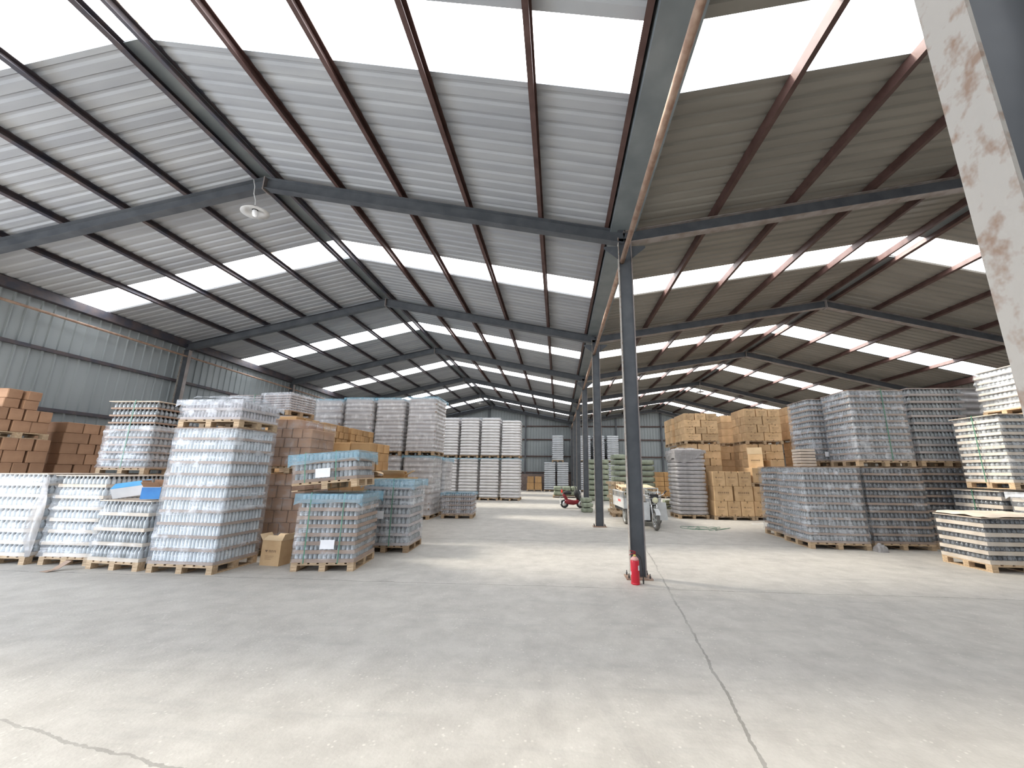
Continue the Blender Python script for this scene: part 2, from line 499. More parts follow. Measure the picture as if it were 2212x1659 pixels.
# ridge flashing under each ridge
for nm, rx, rz_ in (('left', RLX, HRL), ('right', RRX, HRR)):
    mb = MB()
    sl = 0.20
    prof = [(rx - 0.2, rz_ + 0.20), (rx, rz_ + 0.245), (rx + 0.2, rz_ + 0.20), (rx + 0.2, rz_ + 0.215), (rx, rz_ + 0.262), (rx - 0.2, rz_ + 0.215)]
    cuts = [YF] + [v for ab in SKY for v in ab] + [YB]
    for i in range(0, len(cuts), 2):
        mb.prism(prof, cuts[i], cuts[i + 1])
    tag(mb.build('ridge_flashing', 'gutter'), 'pale folded metal flashing under the %s roof ridge' % nm, 'flashing')

def wall_sheet(x0, y0, x1, y1, zs, mat='wall', pitch=0.25, inward=(1, 0)):
    """standing wall sheet with trapezoid ribs; zs(t) gives the top height"""
    n = max(2, int(math.hypot(x1 - x0, y1 - y0) / pitch))
    mb = MB()
    cols = []
    for i in range(n):
        for t, h in ((0, 0), (0.80, 0), (0.86, 0.03), (0.95, 0.03)):
            cols.append(((i + t) / n, h))
    cols.append((1.0, 0))
    vs = []
    for t, h in cols:
        x, y = x0 + (x1 - x0) * t + inward[0] * h, y0 + (y1 - y0) * t + inward[1] * h
        vs += [(x, y, 0), (x, y, zs(t))]
    k = len(cols)
    mb.add(vs, [(2 * i, 2 * i + 1, 2 * i + 3, 2 * i + 2) for i in range(k - 1)])
    return mb
struct('wall_left', wall_sheet(XL - 0.12, SIDE_DOOR[1], XL - 0.12, YB + 0.2, lambda t: HE + 0.27), 'wall')
struct('wall_left', wall_sheet(XL - 0.12, YF - 0.2, XL - 0.12, SIDE_DOOR[0], lambda t: HE + 0.27), 'wall')
struct('wall_left', MB().box(XL - 0.14, SIDE_DOOR[0], SIDE_DOOR[2], XL - 0.11, SIDE_DOOR[1], HE + 0.27), 'wall')
struct('wall_right', wall_sheet(XR + 0.12, YF - 0.2, XR + 0.12, YB + 0.2, lambda t: HER + 0.27, inward=(-1, 0)), 'roof_warm')
def gable(t):
    x = XL + (XR - XL) * t
    for s in 'ABCD':
        if SLOPES[s][0] <= x <= SLOPES[s][2] + 1e-6:
            return zl(s, x) + 0.26
    return HV
struct('wall_back', wall_sheet(XL, YB, XR, YB, gable, inward=(0, -1)), 'wall')
# front wall with the gateway added for fill behind the camera
mb = MB()
for a, b in ((XL, GATE[0]), (GATE[1], XR)):
    n = 12
    for i in range(n):
        xa, xb = a + (b - a) * i / n, a + (b - a) * (i + 1) / n
        za, zb = gable((xa - XL) / (XR - XL)), gable((xb - XL) / (XR - XL))
        mb.add([(xa, YF, 0), (xb, YF, 0), (xb, YF, zb), (xa, YF, za)], [(0, 1, 2, 3)])
for i in range(20):
    xa, xb = GATE[0] + (GATE[1] - GATE[0]) * i / 20, GATE[0] + (GATE[1] - GATE[0]) * (i + 1) / 20
    za, zb = gable((xa - XL) / (XR - XL)), gable((xb - XL) / (XR - XL))
    mb.add([(xa, YF, GATE[2]), (xb, YF, GATE[2]), (xb, YF, zb), (xa, YF, za)], [(0, 1, 2, 3)])
struct('wall_front', mb, 'wall')
# dado, girts and posts of the walls
struct('baseboard_back', MB().box(XL, YB - 0.24, 0, XR, YB - 0.04, 1.42), 'brick')
struct('baseboard_left', MB().box(XL - 0.1, SIDE_DOOR[1], 0, XL + 0.06, YB - 0.3, 1.3), 'brick')
struct('baseboard_right', MB().box(XR - 0.06, YF, 0, XR + 0.1, YB - 0.3, 1.2), 'brick')
tn = 1
def trim(mb, mat):
    global tn
    struct('trim_%d' % tn, mb, mat)
    tn += 1
for z in (1.50, 2.92, 4.42, 5.62):
    trim(MB().box(XL + 0.2, YB - 0.14, z, XR - 0.2, YB - 0.04, z + 0.09), 'purlin')
for z in (3.0, 4.52):
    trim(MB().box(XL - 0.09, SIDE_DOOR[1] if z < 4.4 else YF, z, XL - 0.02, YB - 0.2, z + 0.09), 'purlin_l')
    if z < 4.6:
        trim(MB().box(XR + 0.0, YF, z, XR + 0.08, YB - 0.2, z + 0.09), 'purlin')
for x in (-6.35, -2.95, 5.2, 9.2, -9.8, 12.6):
    trim(MB().box(x - 0.07, YB - 0.2, 0, x + 0.07, YB - 0.05, gable((x - XL) / (XR - XL)) - 0.2), 'steel')
trim(MB().tube([(XL + 0.12, YF, 5.46), (XL + 0.12, YB - 0.3, 5.46)], 0.035, 8), 'rust')
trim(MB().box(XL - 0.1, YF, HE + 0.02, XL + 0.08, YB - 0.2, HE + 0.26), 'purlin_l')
trim(MB().box(XR - 0.08, YF, HER + 0.02, XR + 0.1, YB - 0.2, HER + 0.24), 'purlin')

# purlins: one steel channel per line, along the whole hall
PURL = {'A': [-7.72, -9.03, -10.33, -11.63], 'B': [-4.46, -3.12, -1.76, -0.34], 'C': [2.93, 4.38, 5.82, 7.24], 'D': [10.30, 11.80, 13.25, 14.70]}
def channel(mb, x, z, slope_, w=0.075, h=0.14, t=0.012):
    ang = math.atan(slope_)
    ca, sa = math.cos(ang), math.sin(ang)
    pts = [(-w / 2, 0), (w / 2, 0), (w / 2, t), (-w / 2 + t, t), (-w / 2 + t, h - t), (w / 2, h - t), (w / 2, h), (-w / 2, h)]
    pts = [(x + ca * a - sa * b, z + sa * a + ca * b) for a, b in pts]
    mb.prism(pts, YF + 0.1, YB - 0.1)
SIDE = {'A': 'left gable, outer slope', 'B': 'left gable, inner slope', 'C': 'right gable, inner slope', 'D': 'right gable, outer slope'}
for s in 'ABCD':
    x0, z0, x1, z1 = SLOPES[s]
    k = (z1 - z0) / (x1 - x0)
    for i, x in enumerate(PURL[s]):
        mb = MB()
        channel(mb, x, zl(s, x) + 0.13, k)
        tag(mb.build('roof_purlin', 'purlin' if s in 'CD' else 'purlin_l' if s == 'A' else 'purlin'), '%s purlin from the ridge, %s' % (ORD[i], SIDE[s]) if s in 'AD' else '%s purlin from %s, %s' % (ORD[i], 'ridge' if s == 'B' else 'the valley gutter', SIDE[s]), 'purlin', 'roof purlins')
    rx = RLX if s in 'AB' else RRX
    x = rx + (-0.2 if s in 'AC' else 0.2)
    mb = MB()
    channel(mb, x, zl(s, x) + 0.13, k, w=0.08)
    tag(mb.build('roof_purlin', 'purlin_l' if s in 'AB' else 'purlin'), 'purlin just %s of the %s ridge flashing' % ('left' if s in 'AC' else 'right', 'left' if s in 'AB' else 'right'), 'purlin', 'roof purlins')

mb = MB()
channel(mb, XC - 0.33, zl('B', XC - 0.33) + 0.13, -0.2)
tag(mb.build('roof_purlin', 'purlin'), 'dark red eave purlin along the left edge of the valley gutter', 'purlin', 'roof purlins')

# rafters, one steel I-beam per half span
FNAME = ['frame at the front wall', 'frame overhead', 'nearest frame in view', 'second frame in view', 'third frame in view', 'fourth frame in view', 'fifth frame in view', 'frame at the back wall']
def ibeam(mb, p, q, depth=0.25, width=0.15, tf=0.012, tw=0.012, mflange=1):
    p, q = Vector(p), Vector(q)
    d = (q - p).normalized()
    u = Vector((0, 0, 1))
    x = d.cross(u).normalized()
    u = x.cross(d)
    for off, mi in ((depth / 2 - tf / 2, 1), (-depth / 2 + tf / 2, mflange)):
        mb.bar(p + u * off, q + u * off, width, tf, mi=mi)
    mb.bar(p, q, tw, depth - 2 * tf, mi=0)
for k, y in enumerate(FR):
    for s in 'ABCD':
        x0, z0, x1, z1 = SLOPES[s]
        mb = MB()
        ibeam(mb, (x0, y, z0), (x1, y, z1), mflange=1)
        o = tag(mb.build('roof_beam', ['steel', 'steel_edge'] if s in 'CD' else ['steel', 'steel']), 'grey steel roof beam on the %s, %s' % (FNAME[k], SIDE[s]), 'beam', 'roof beams')
        if s in 'AC':      # splice plate at the ridge
            rx, rz_ = x1, z1
            MB().box(rx - 0.012, y - 0.085, rz_ - 0.17, rx + 0.012, y + 0.085, rz_ + 0.13).build('splice_plate', 'steel_edge', o)
# columns
def column(x, y, top, label, rust=False, group='steel columns', gus=True):
    t = thing('steel_column', label, 'column', (x, y, 0), group=group)
    d, b, tf = 0.246, 0.11, 0.012
    fl = 'rust_sun_flange' if rust else 'steel_edge'
    MB().box(-d / 2 + tf, -0.006, 0.02, d / 2 - tf, 0.006, top).build('web', 'steel', t)
    for sx in (-1, 1):
        MB().box(sx * d / 2 - (tf if sx > 0 else 0), -b / 2, 0.02, sx * d / 2 + (0 if sx > 0 else tf), b / 2, top).build('flange', 'rust_sun_flange' if (rust or sx < 0) else 'steel_edge', t)  # left flanges get the paler coat as painted sunlight
    MB().box(-0.2, -0.14, 0, 0.2, 0.14, 0.018).build('base_plate', 'rust', t)
    for bx in (-0.16, 0.16):
        for by in (-0.1, 0.1):
            MB().lathe([(0.012, 0.018), (0.012, 0.055), (0.006, 0.055), (0.006, 0.085)], 8, bx, by).build('anchor_bolt', 'black', t)
    if gus:
        for sx in (-1, 1):
            pts = [(sx * d / 2, top - 0.42), (sx * (d / 2 + 0.26), top - 0.20), (sx * (d / 2 + 0.26), top - 0.16), (sx * d / 2, top - 0.16)]
            MB().prism(pts if sx > 0 else pts[::-1], -0.006, 0.006).build('gusset', 'steel', t)
    return t
for k, y in enumerate(FR[1:], 1):
    column(XC, y, HV - 0.0, 'rusty flanged steel column beside the camera, at the picture edge' if k == 1 else 'grey steel column of the central row, ' + ('the red fire extinguisher at its foot' if k == 2 else '%s behind the extinguisher column' % ORD[k - 3]), rust=(k == 1), group='central row of columns')
for k, y in enumerate(FR[2:-1], 2):
    column(XL + 0.10, y, HE - 0.10, 'grey wall column on the left wall at the ' + FNAME[k], group='columns on the left wall', gus=False)
    column(XR - 0.16, y, HER - 0.10, 'grey wall column on the right wall at the ' + FNAME[k], group='columns on the right wall', gus=False)
# valley gutter and tie pipe
mb = MB()
gz = HV + 0.14
mb.prism([(XC - 0.25, gz), (XC + 0.22, gz), (XC + 0.24, gz + 0.22), (XC + 0.225, gz + 0.22), (XC + 0.205, gz + 0.015), (XC - 0.235, gz + 0.015), (XC - 0.255, gz + 0.22), (XC - 0.27, gz + 0.22)], YF + 0.1, YB - 0.1)
tag(mb.build('valley_gutter', 'gutter'), 'long grey metal gutter in the valley above the central columns', 'gutter')
for k in range(1, len(FR) - 1):
    mb = MB().tube([(XC - 0.06, FR[k] + 0.03, 5.42), (XC - 0.06, FR[k + 1] - 0.03, 5.42)], 0.045, 10)
    tag(mb.build('tie_pipe', 'rust', smooth=True), 'rusty tie pipe under the gutter, %s' % ('nearest, running overhead to the extinguisher column' if k == 1 else '%s bay away from the camera' % ORD[k - 1]), 'pipe', 'tie pipes along the column row')

# ---------------------------------------------------------------- pallets and loads
MESH = {}
def cached(key, fn):
    if key not in MESH:
        MESH[key] = fn()
    return MESH[key]
def r3(*a):
    return tuple(round(v, 4) for v in a)
PH = 0.13
def pallet_mesh(w, d, mat):
    def f():
        mb = MB()
        nb = 7
        bw = w / (nb * 1.28)
        for i in range(nb):
            x = -w / 2 + (w - bw) * i / (nb - 1)
            mb.box(x, -d / 2, PH - 0.020, x + bw, d / 2, PH)
        for y in (-d / 2, -0.05, d / 2 - 0.10):
            mb.box(-w / 2, y, PH - 0.038, w / 2, y + 0.10, PH - 0.021)
        for x in (-w / 2, -0.05, w / 2 - 0.10):
            mb.box(x, -d / 2, 0.0, x + 0.10, d / 2, 0.016)
        return mb.mesh('pallet_deck', mat)
    return cached(('pal', r3(w, d), mat), f)
def block_mesh(mat):
    def f():
        return MB().box(-0.05, -0.05, 0.0165, 0.05, 0.05, PH - 0.0385).mesh('pallet_block', mat)
    return cached(('blk', mat), f)
def add_pallet(parent, w, d, mat='wood', z=0.0, skip=()):
    p = inst('pallet', pallet_mesh(w, d, mat), parent, (0, 0, z))
    k = 0
    for iy in (-1, 0, 1):
        for ix in (-1, 0, 1):
            if ix in skip:
                continue
            inst('pallet_block', block_mesh(mat), p, (ix * (w / 2 - 0.05), iy * (d / 2 - 0.05), 0))
    return p
def tier_mesh(w, d, h, pitch, mat, sides='SWEN', neck=True):
    def f():
        mb = MB()
        nx, ny = max(3, int(w / pitch)), max(3, int(d / pitch))
        px, py = w / nx, d / ny
        r = min(px, py) * 0.47
        if neck:
            prof = [(r * 0.92, 0.0), (r, h * 0.04), (r, h * 0.58), (r * 0.45, h * 0.78), (r * 0.38, h * 0.97), (r * 0.42, h)]
        else:
            prof = [(r, 0.0), (r, h * 0.84), (r * 0.78, h * 0.88), (r * 0.78, h)]
        pos = set()
        for i in range(nx):
            for j in range(ny):
                if (j == 0 and 'S' in sides) or (i == 0 and 'W' in sides) or (i == nx - 1 and 'E' in sides) or (j == ny - 1 and 'N' in sides):
                    pos.add((i, j))
        for i, j in sorted(pos):
            mb.lathe(prof, 7, -w / 2 + (i + 0.5) * px, -d / 2 + (j + 0.5) * py, 0, cap=False)
        mb.box(-w / 2 + px * 1.1, -d / 2 + py * 1.1, 0, w / 2 - px * 1.1, d / 2 - py * 1.1, h * 0.98, 1)
        return mb.mesh('bottle_tier', [mat, 'core'], smooth=True)
    return cached(('tier', r3(w, d), round(h, 3), pitch, mat, sides, neck), f)
def slab_mesh(w, d, h, mat, name='tray'):
    def f():
        me = MB().box(-w / 2, -d / 2, 0, w / 2, d / 2, h).mesh(name, mat)
        return me
    return cached((name, r3(w, d), round(h, 3), mat), f)
def pillow_mesh(w, d, h, mat, seed=0, name='bundle', puff=0.5, rough_=0.012):
    """soft packed bale: a rounded block with creased sides"""
    def f():
        bm = bmesh.new()
        bmesh.ops.create_cube(bm, size=1)
        bmesh.ops.subdivide_edges(bm, edges=bm.edges[:], cuts=7, use_grid_fill=True)
        for v in bm.verts:
            c = v.co * 2
            e = puff
            mx = max(abs(c.x), abs(c.y))
            side = 1 - abs(c.z) ** 3 * 0.10 * e * (1 if mx > 0.8 else 0)
            top = 1 - (mx ** 4) * 0.30 * e
            p = Vector((c.x * side * w / 2, c.y * side * d / 2, c.z * top * h / 2))
            corner = abs(c.x * c.y) ** 3
            p.x *= 1 - 0.06 * corner * e
            p.y *= 1 - 0.06 * corner * e
            n = noise.noise_vector(Vector((c.x * 3 + seed * 7, c.y * 3, c.z * 1.5))) * rough_
            v.co = p + n + Vector((0, 0, h / 2))
        me = bpy.data.meshes.new(name)
        bm.to_mesh(me)
        bm.free()
        me.materials.append(M[mat])
        me.polygons.foreach_set('use_smooth', [True] * len(me.polygons))
        return me
    return cached((name, r3(w, d), round(h, 3), mat, seed, puff), f)
def wrap_mesh(w, d, z0, z1, levels, mat, amp=0.02, off=0.02, seed=0, top=True, ragged=0.0):
    """film shell: bulges at the trays, pinched between them"""
    rnd = random.Random(seed * 31 + int(w * 100))
    mb = MB()
    per = []
    n = 12
    c = 0.03
    W2, D2 = w / 2 + off, d / 2 + off
    def side(a, b, nrm):
        for i in range(n):
            t = i / n
            per.append((a[0] + (b[0] - a[0]) * t, a[1] + (b[1] - a[1]) * t, nrm))
    side((-W2 + c, -D2), (W2 - c, -D2), (0, -1))
    side((W2, -D2 + c), (W2, D2 - c), (1, 0))
    side((W2 - c, D2), (-W2 + c, D2), (0, 1))
    side((-W2, D2 - c), (-W2, -D2 + c), (-1, 0))
    m = len(per)
    step = (z1 - z0) / levels
    zs = []
    for k in range(levels):
        zs += [(z0 + step * k, 1.0), (z0 + step * (k + 0.25), 0.55), (z0 + step * (k + 0.55), 0.0), (z0 + step * (k + 0.82), 0.35)]
    zs.append((z1, 1.0))
    vs = []
    for z, o in zs:
        for i, (x, y, nr) in enumerate(per):
            nz = noise.noise(Vector((x * 3.1 + seed * 5, y * 3.1, z * 9))) * amp * 0.9
            k = amp * o + nz
            zz = z + (noise.noise(Vector((x * 4, y * 4 + seed, 3))) * ragged if z == z0 else 0)
            vs.append((x + nr[0] * k, y + nr[1] * k, zz))
    fs = []
    for r_ in range(len(zs) - 1):
        for i in range(m):
            fs.append((r_ * m + i, r_ * m + (i + 1) % m, (r_ + 1) * m + (i + 1) % m, (r_ + 1) * m + i))
    if top:
        fs.append(tuple(range((len(zs) - 1) * m, len(zs) * m)))
    mb.add(vs, fs)
    return mb.mesh('plastic_wrap', mat, smooth=True)
def cap_mesh(w, d, drop, mat, off=0.035, seed=0, wavy=1.0):
    """sheet laid over the top with a wavy skirt"""
    mb = MB()
    n = 14
    W2, D2 = w / 2 + off, d / 2 + off
    per = []
    for a, b, nr in (((-W2, -D2), (W2, -D2), (0, -1)), ((W2, -D2), (W2, D2), (1, 0)), ((W2, D2), (-W2, D2), (0, 1)), ((-W2, D2), (-W2, -D2), (-1, 0))):
        for i in range(n):
            t = i / n
            per.append((a[0] + (b[0] - a[0]) * t, a[1] + (b[1] - a[1]) * t, nr, min(t, 1 - t)))
    m = len(per)
    vs = []
    rows = (0, 0.15, 0.5, 1.0)
    for q in rows:
        for x, y, nr, e in per:
            wv = noise.noise(Vector((x * 5 + seed, y * 5, q))) * 0.02 * q * wavy
            dz = -drop * q * (0.85 + 0.35 * wavy * noise.noise(Vector((x * 2.3, y * 2.3, seed + 0.5)))) - (0.05 * q if e < 0.04 else 0)
            vs.append((x + nr[0] * (wv + 0.005 * q), y + nr[1] * (wv + 0.005 * q), dz))
    fs = []
    for r_ in range(len(rows) - 1):
        for i in range(m):
            fs.append(((r_ + 1) * m + i, (r_ + 1) * m + (i + 1) % m, r_ * m + (i + 1) % m, r_ * m + i))
    fs.append(tuple(range(m)))
    mb.add(vs, fs)
    return mb.mesh('top_cover', mat, smooth=False)
def strap_mesh(w, d, h, at, along='x', mat='strap', off=0.045):
    mb = MB()
    t, b = 0.004, 0.016
    if along == 'x':       # runs up the front face at x = at
        y = -d / 2 - off
        mb.box(at - b / 2, y, PH, at + b / 2, y + t, h)
        mb.box(at - b / 2, y, h, at + b / 2, -y, h + t)
    else:
        x = -w / 2 - off
        mb.box(x, at - b / 2, PH, x + t, at + b / 2, h)
        mb.box(x, at - b / 2, h, -x, at + b / 2, h + t)
    return mb.mesh('strap', mat)
seedc = [0]
def bottle_load(label, x, y, w, d, z0, z1, tiers, rz=0.0, glass='glass', tray='tray', filmk='film', cap=None, capdrop=0.12, pitch=0.085,
                trayf=0.28, sheet=None, straps=(), jit=0.008, amp=0.02, group='pallet loads of glass bottles', tilt=None, wood='wood', name='bottle_pallet',
                neck=True, card_top=False, off=0.02, wraptop=None, skip=(), style='bottle', category='pallet load', sides='SWEN', card_over=0.0, lean=(0, 0), puff=0.55):
    """x, y: the front left corner; returns the thing"""
    seedc[0] += 1
    sd = seedc[0]
    rr = random.Random(sd)
    a = math.radians(rz)
    cx = x + math.cos(a) * w / 2 - math.sin(a) * d / 2
    cy = y + math.sin(a) * w / 2 + math.cos(a) * d / 2
    rot = (tilt[0], tilt[1], a) if tilt else (0, 0, a)
    t = thing(name, label, category, (cx, cy, z0), 0, group, rot)
    add_pallet(t, w, d, wood, 0, skip)
    h = (z1 - z0 - PH) / tiers
    th = h * trayf
    zz = PH
    for k in range(tiers):
        jx, jy = rr.uniform(-jit, jit) + lean[0] * zz, rr.uniform(-jit, jit) + lean[1] * zz
        if style == 'bottle':
            inst('tray', slab_mesh(w - 0.01, d - 0.01, th, tray), t, (jx, jy, zz))
            inst('bottle_tier', tier_mesh(w - 0.04, d - 0.04, h - th - 0.002, pitch, glass, sides, neck), t, (jx, jy, zz + th))
        else:
            inst('packed_layer', pillow_mesh(w, d, h * 1.02, tray, k % 3, 'packed_layer', puff), t, (jx, jy, zz))
        zz += h
    top = zz
    if card_top or (cap is None and style == 'bottle'):
        inst('top_sheet', slab_mesh(w + 0.02 + card_over, d + 0.02 + card_over, 0.014, 'tray_pale' if tray == 'tray_pale' or card_top else tray, 'top_sheet'), t, (lean[0] * zz, lean[1] * zz, top))
    if filmk:
        wt = wraptop if wraptop else top - 0.002
        inst('plastic_wrap', wrap_mesh(w, d, PH + 0.01, wt, max(2, int(round(tiers * (wt - PH) / (top - PH)))), filmk, amp, off, sd, top=False, ragged=0.02), t)
    if cap:
        inst('top_cover', cap_mesh(w + 0.03, d + 0.03, capdrop, cap, 0.035, sd), t, (0, 0, top + 0.016))
    if sheet:
        fx, fz, sw, sh = sheet
        inst('label_sheet', MB().box(-sw / 2, 0, -sh / 2, sw / 2, 0.002, sh / 2).mesh('label_sheet', 'paper'), t, (fx, -d / 2 - off - 0.048, fz))
    for s_ in straps:
        inst('strap', strap_mesh(w, d, top + 0.03, s_[1], s_[0], 'strap', off + 0.03), t)
    return t
B_ = bottle_load
# left front row
B_('film-wrapped bottle pallet at the left edge of the picture, in the front row', -9.95, 6.08, 1.12, 1.15, 0, 1.46, 7, 0, 'glass_lite', 'tray_pale', 'film_milky', amp=0.022)
B_('bulging wrapped bottle pallet, second from left in the front row, top row of necks bare', -8.64, 6.12, 0.90, 1.05, 0, 1.44, 7, 0, 'glass_lite', 'tray_pale', 'film_milky', amp=0.036, jit=0.02, wraptop=1.28, pitch=0.075, card_over=0.05)
B_('low bottle pallet with torn film and blue boxes on top, front row left', -7.58, 5.97, 0.99, 0.88, 0, 1.05, 4, -5, 'glass', 'tray_pale', 'film', amp=0.03, jit=0.03, pitch=0.07, trayf=0.22, name='bottle_pallet')
B_('tallest glossy bottle pallet of the front row, eleven tiers high', -6.42, 5.86, 1.12, 0.84, 0, 2.25, 11, -2, 'glass_lite', 'tray', 'film_milky', pitch=0.062, neck=False, trayf=0.22, amp=0.012, jit=0.004)
B_('flat wrapped load on its own pallet, set on the tallest bottle pallet', -6.42, 5.88, 1.12, 0.82, 2.27, 2.72, 2, -2, 'glass_mauve', 'tray_grey', 'film_milky', pitch=0.062, neck=False, amp=0.025, cap='film_milky', capdrop=0.10)
# second row behind
B_('bottle pallet behind the leftmost pallet, carrying the half-wrapped bare-topped stack', -9.82, 7.38, 1.08, 1.05, 0, 1.42, 7, 0, 'glass', 'tray', 'film')
B_('bottle pallet behind the bulging bare-necked pallet, under the half-wrapped stack', -8.60, 7.38, 1.08, 1.05, 0, 1.42, 7, 0, 'glass', 'tray', 'film')
B_('half-wrapped bottle stack with bare upper tiers and cardboard lid, high at left', -9.62, 7.34, 1.08, 0.98, 1.45, 2.98, 9, 0, 'glass', 'tray', 'film_milky', pitch=0.09, trayf=0.22, wraptop=1.02, amp=0.02, card_over=0.05, straps=(('x', 0.05), ('y', 0.1)), card_top=True)
# blue capped group
B_('bottle pallet with blue cover film and white sheet, nearest the aisle, lower of two', -4.27, 6.12, 0.98, 0.93, 0, 1.19, 8, 7, 'glass', 'tray', 'film', cap='film_blue', capdrop=0.17, sheet=(0.07, 0.42, 0.22, 0.14), pitch=0.07, trayf=0.42, straps=(('x', -0.28), ('x', 0.25)), neck=False, amp=0.012)
B_('tilted low bottle load with blue cover film, resting on the blue capped pallet', -4.46, 6.16, 1.06, 0.82, 1.275, 1.87, 3, 7, 'glass', 'tray', 'film', cap='film_blue', capdrop=0.20, sheet=(0.0, 0.27, 0.24, 0.15), pitch=0.07, trayf=0.36, straps=(('x', -0.3), ('x', 0.2)), neck=False, tilt=(0.0, math.radians(-5.5)), skip=(-1,), amp=0.012)
B_('grey-green wrapped bottle pallet on a dark pallet behind the blue capped pair', -3.96, 7.60, 0.98, 0.93, 0, 1.40, 7, 4, 'glass', 'tray_grey', 'film_milky', cap='film_blue', capdrop=0.16, sheet=(-0.12, 0.72, 0.2, 0.15), wood='wood_dark', straps=(('x', 0.12),), amp=0.016)
# tall shiny row further back, beside the aisle
wx = [-5.32, -6.46, -7.60, -8.76, -9.92]
nm = ['aisle-end', 'second', 'third', 'fourth', 'fifth']
for i, x in enumerate(wx):
    B_('lower pallet, %s of the row of tall shiny stacks behind the cartons' % (nm[i] + ('' if i == 0 else ' from the aisle')), x, 12.68, 1.01, 1.15, 0, 2.09, 11, 0, 'glass_mauve', 'tray', 'film_white', cap='film_blue' if i == 0 else None, capdrop=0.1, pitch=0.1, neck=False, amp=0.024, off=0.008, group='tall shiny wrapped stacks')
up = [(12.66, 4.15, 14, 'film_white'), (12.70, 4.12, 14, 'film_white'), (12.66, 4.12, 12, 'film_white'), (12.70, 4.08, 8, 'film_white'), (12.72, 3.78, 10, 'film_blue')]
for i, (y, zt, n, fk) in enumerate(up):
    B_('upper pallet, %s of the tall shiny stacks, ' % (nm[i] + ('' if i == 0 else ' from the aisle')) + ['brown bands all the way up', 'reflective film', 'pale reflective patches', 'whitest, bulging folds', 'blue cover, mostly hidden'][i], wx[i] + (0.04 if i == 0 else 0), y, 1.01, 1.15, 2.115, zt, n, 0, 'glass_mauve', 'tray', fk if fk != 'film_blue' else 'film_milky', cap='film_blue', capdrop=0.09, pitch=0.1, neck=False, amp=0.026, off=0.008, jit=0.012, group='tall shiny wrapped stacks', wood='wood_dark')
B_('wrapped pallet just behind the aisle-end tall stack', -5.30, 14.02, 1.01, 1.1, 0, 2.07, 12, 0, 'glass_mauve', 'tray_grey', 'film_white', cap='film_blue', capdrop=0.15, pitch=0.1, neck=False, amp=0.03)
B_('low five-tier bottle pallet with pale blue cover beside the aisle', -4.02, 13.10, 1.08, 0.85, 0, 0.84, 5, 5, 'glass_mauve', 'tray', 'film_milky', cap='film_blue', capdrop=0.07, pitch=0.08, trayf=0.3, amp=0.02)
# high stacks above the brown cartons on the left
B_('narrow-tiered wrapped stack on high, above the long carton wall', -8.08, 9.55, 0.86, 0.9, 3.02, 3.62, 7, -8, 'glass_mauve', 'tray_grey', 'film_milky', cap='film_milky', capdrop=0.08, pitch=0.09, neck=False, trayf=0.5, wood='wood_dark', group='high stacks behind the tallest pallet')
B_('half-hidden wrapped stack on high, green strap over its corner, beside the narrow-tiered one', -9.10, 9.60, 0.9, 0.9, 3.02, 3.58, 6, 0, 'glass', 'tray_grey', 'film_milky', pitch=0.09, neck=False, trayf=0.5, wood='wood_dark', straps=(('x', 0.3),), group='high stacks behind the tallest pallet')
for i, x in enumerate((-8.15, -9.2)):
    B_('wrapped pallet on the floor, hidden behind the tall front pallet, %s one' % ('inner' if i == 0 else 'outer'), x, 9.5, 0.92, 1.0, 0, 1.5, 8, 0, 'glass', 'tray_grey', 'film_milky', pitch=0.1, neck=False, group='high stacks behind the tallest pallet')
    B_('wrapped pallet at mid height behind the tall front pallet, %s one' % ('inner' if i == 0 else 'outer'), x, 9.5, 0.92, 1.0, 1.52, 3.0, 8, 0, 'glass', 'tray_grey', 'film_milky', pitch=0.1, neck=False, group='high stacks behind the tallest pallet')
# far white block beside the aisle
for i, x in enumerate((-3.26, -4.48, -5.70, -6.92)):
    q = ['aisle-end column', 'second column from the aisle', 'third column from the aisle', 'fourth column, half hidden'][i]
    B_('lower white wrapped pallet of the far block, ' + q, x, 21.4, 1.09, 1.15, 0, 2.32, 13, 0, 'glass', 'layer', None, cap='film_blue', capdrop=0.06, style='layers', puff=0.5, pitch=0.14, neck=False, amp=0.025, group='far block of white wrapped pallets', off=0.012)
    B_('upper white wrapped pallet of the far block, ' + q, x, 21.4, 1.09, 1.15, 2.35, 4.52 if i == 0 else 4.66, 13, 0, 'glass', 'layer', None, cap='film_milky' if i else None, capdrop=0.05, style='layers', puff=0.5, pitch=0.14, neck=False, amp=0.03, group='far block of white wrapped pallets', off=0.012, wood='wood_dark')
# against the back wall
for x, z0, z1, q in ((-1.20, 0, 2.40, 'lower left of three left of the column row'), (-0.10, 0, 2.40, 'lower right of three left of the column row'), (-0.52, 2.43, 4.68, 'on top of two others'),
                     (1.80, 0, 2.40, 'lower one, directly behind the columns'), (1.80, 2.43, 4.68, 'upper one, directly behind the columns'),
                     (2.98, 0, 2.40, 'lower one, between columns and green bales'), (2.98, 2.43, 4.68, 'upper one, second right of the columns'),
                     (4.16, 0, 2.40, 'lower one, farthest right of the row'), (4.16, 2.43, 4.68, 'upper one, farthest right of the row')):
    B_('grey wrapped pallet at the back wall, ' + q, x, 32.0, 0.98, 1.1, z0, z1, 13, 0, 'glass', 'layer_blue', None, style='layers', puff=0.6, pitch=0.16, neck=False, amp=0.03, group='wrapped pallets at the back wall')
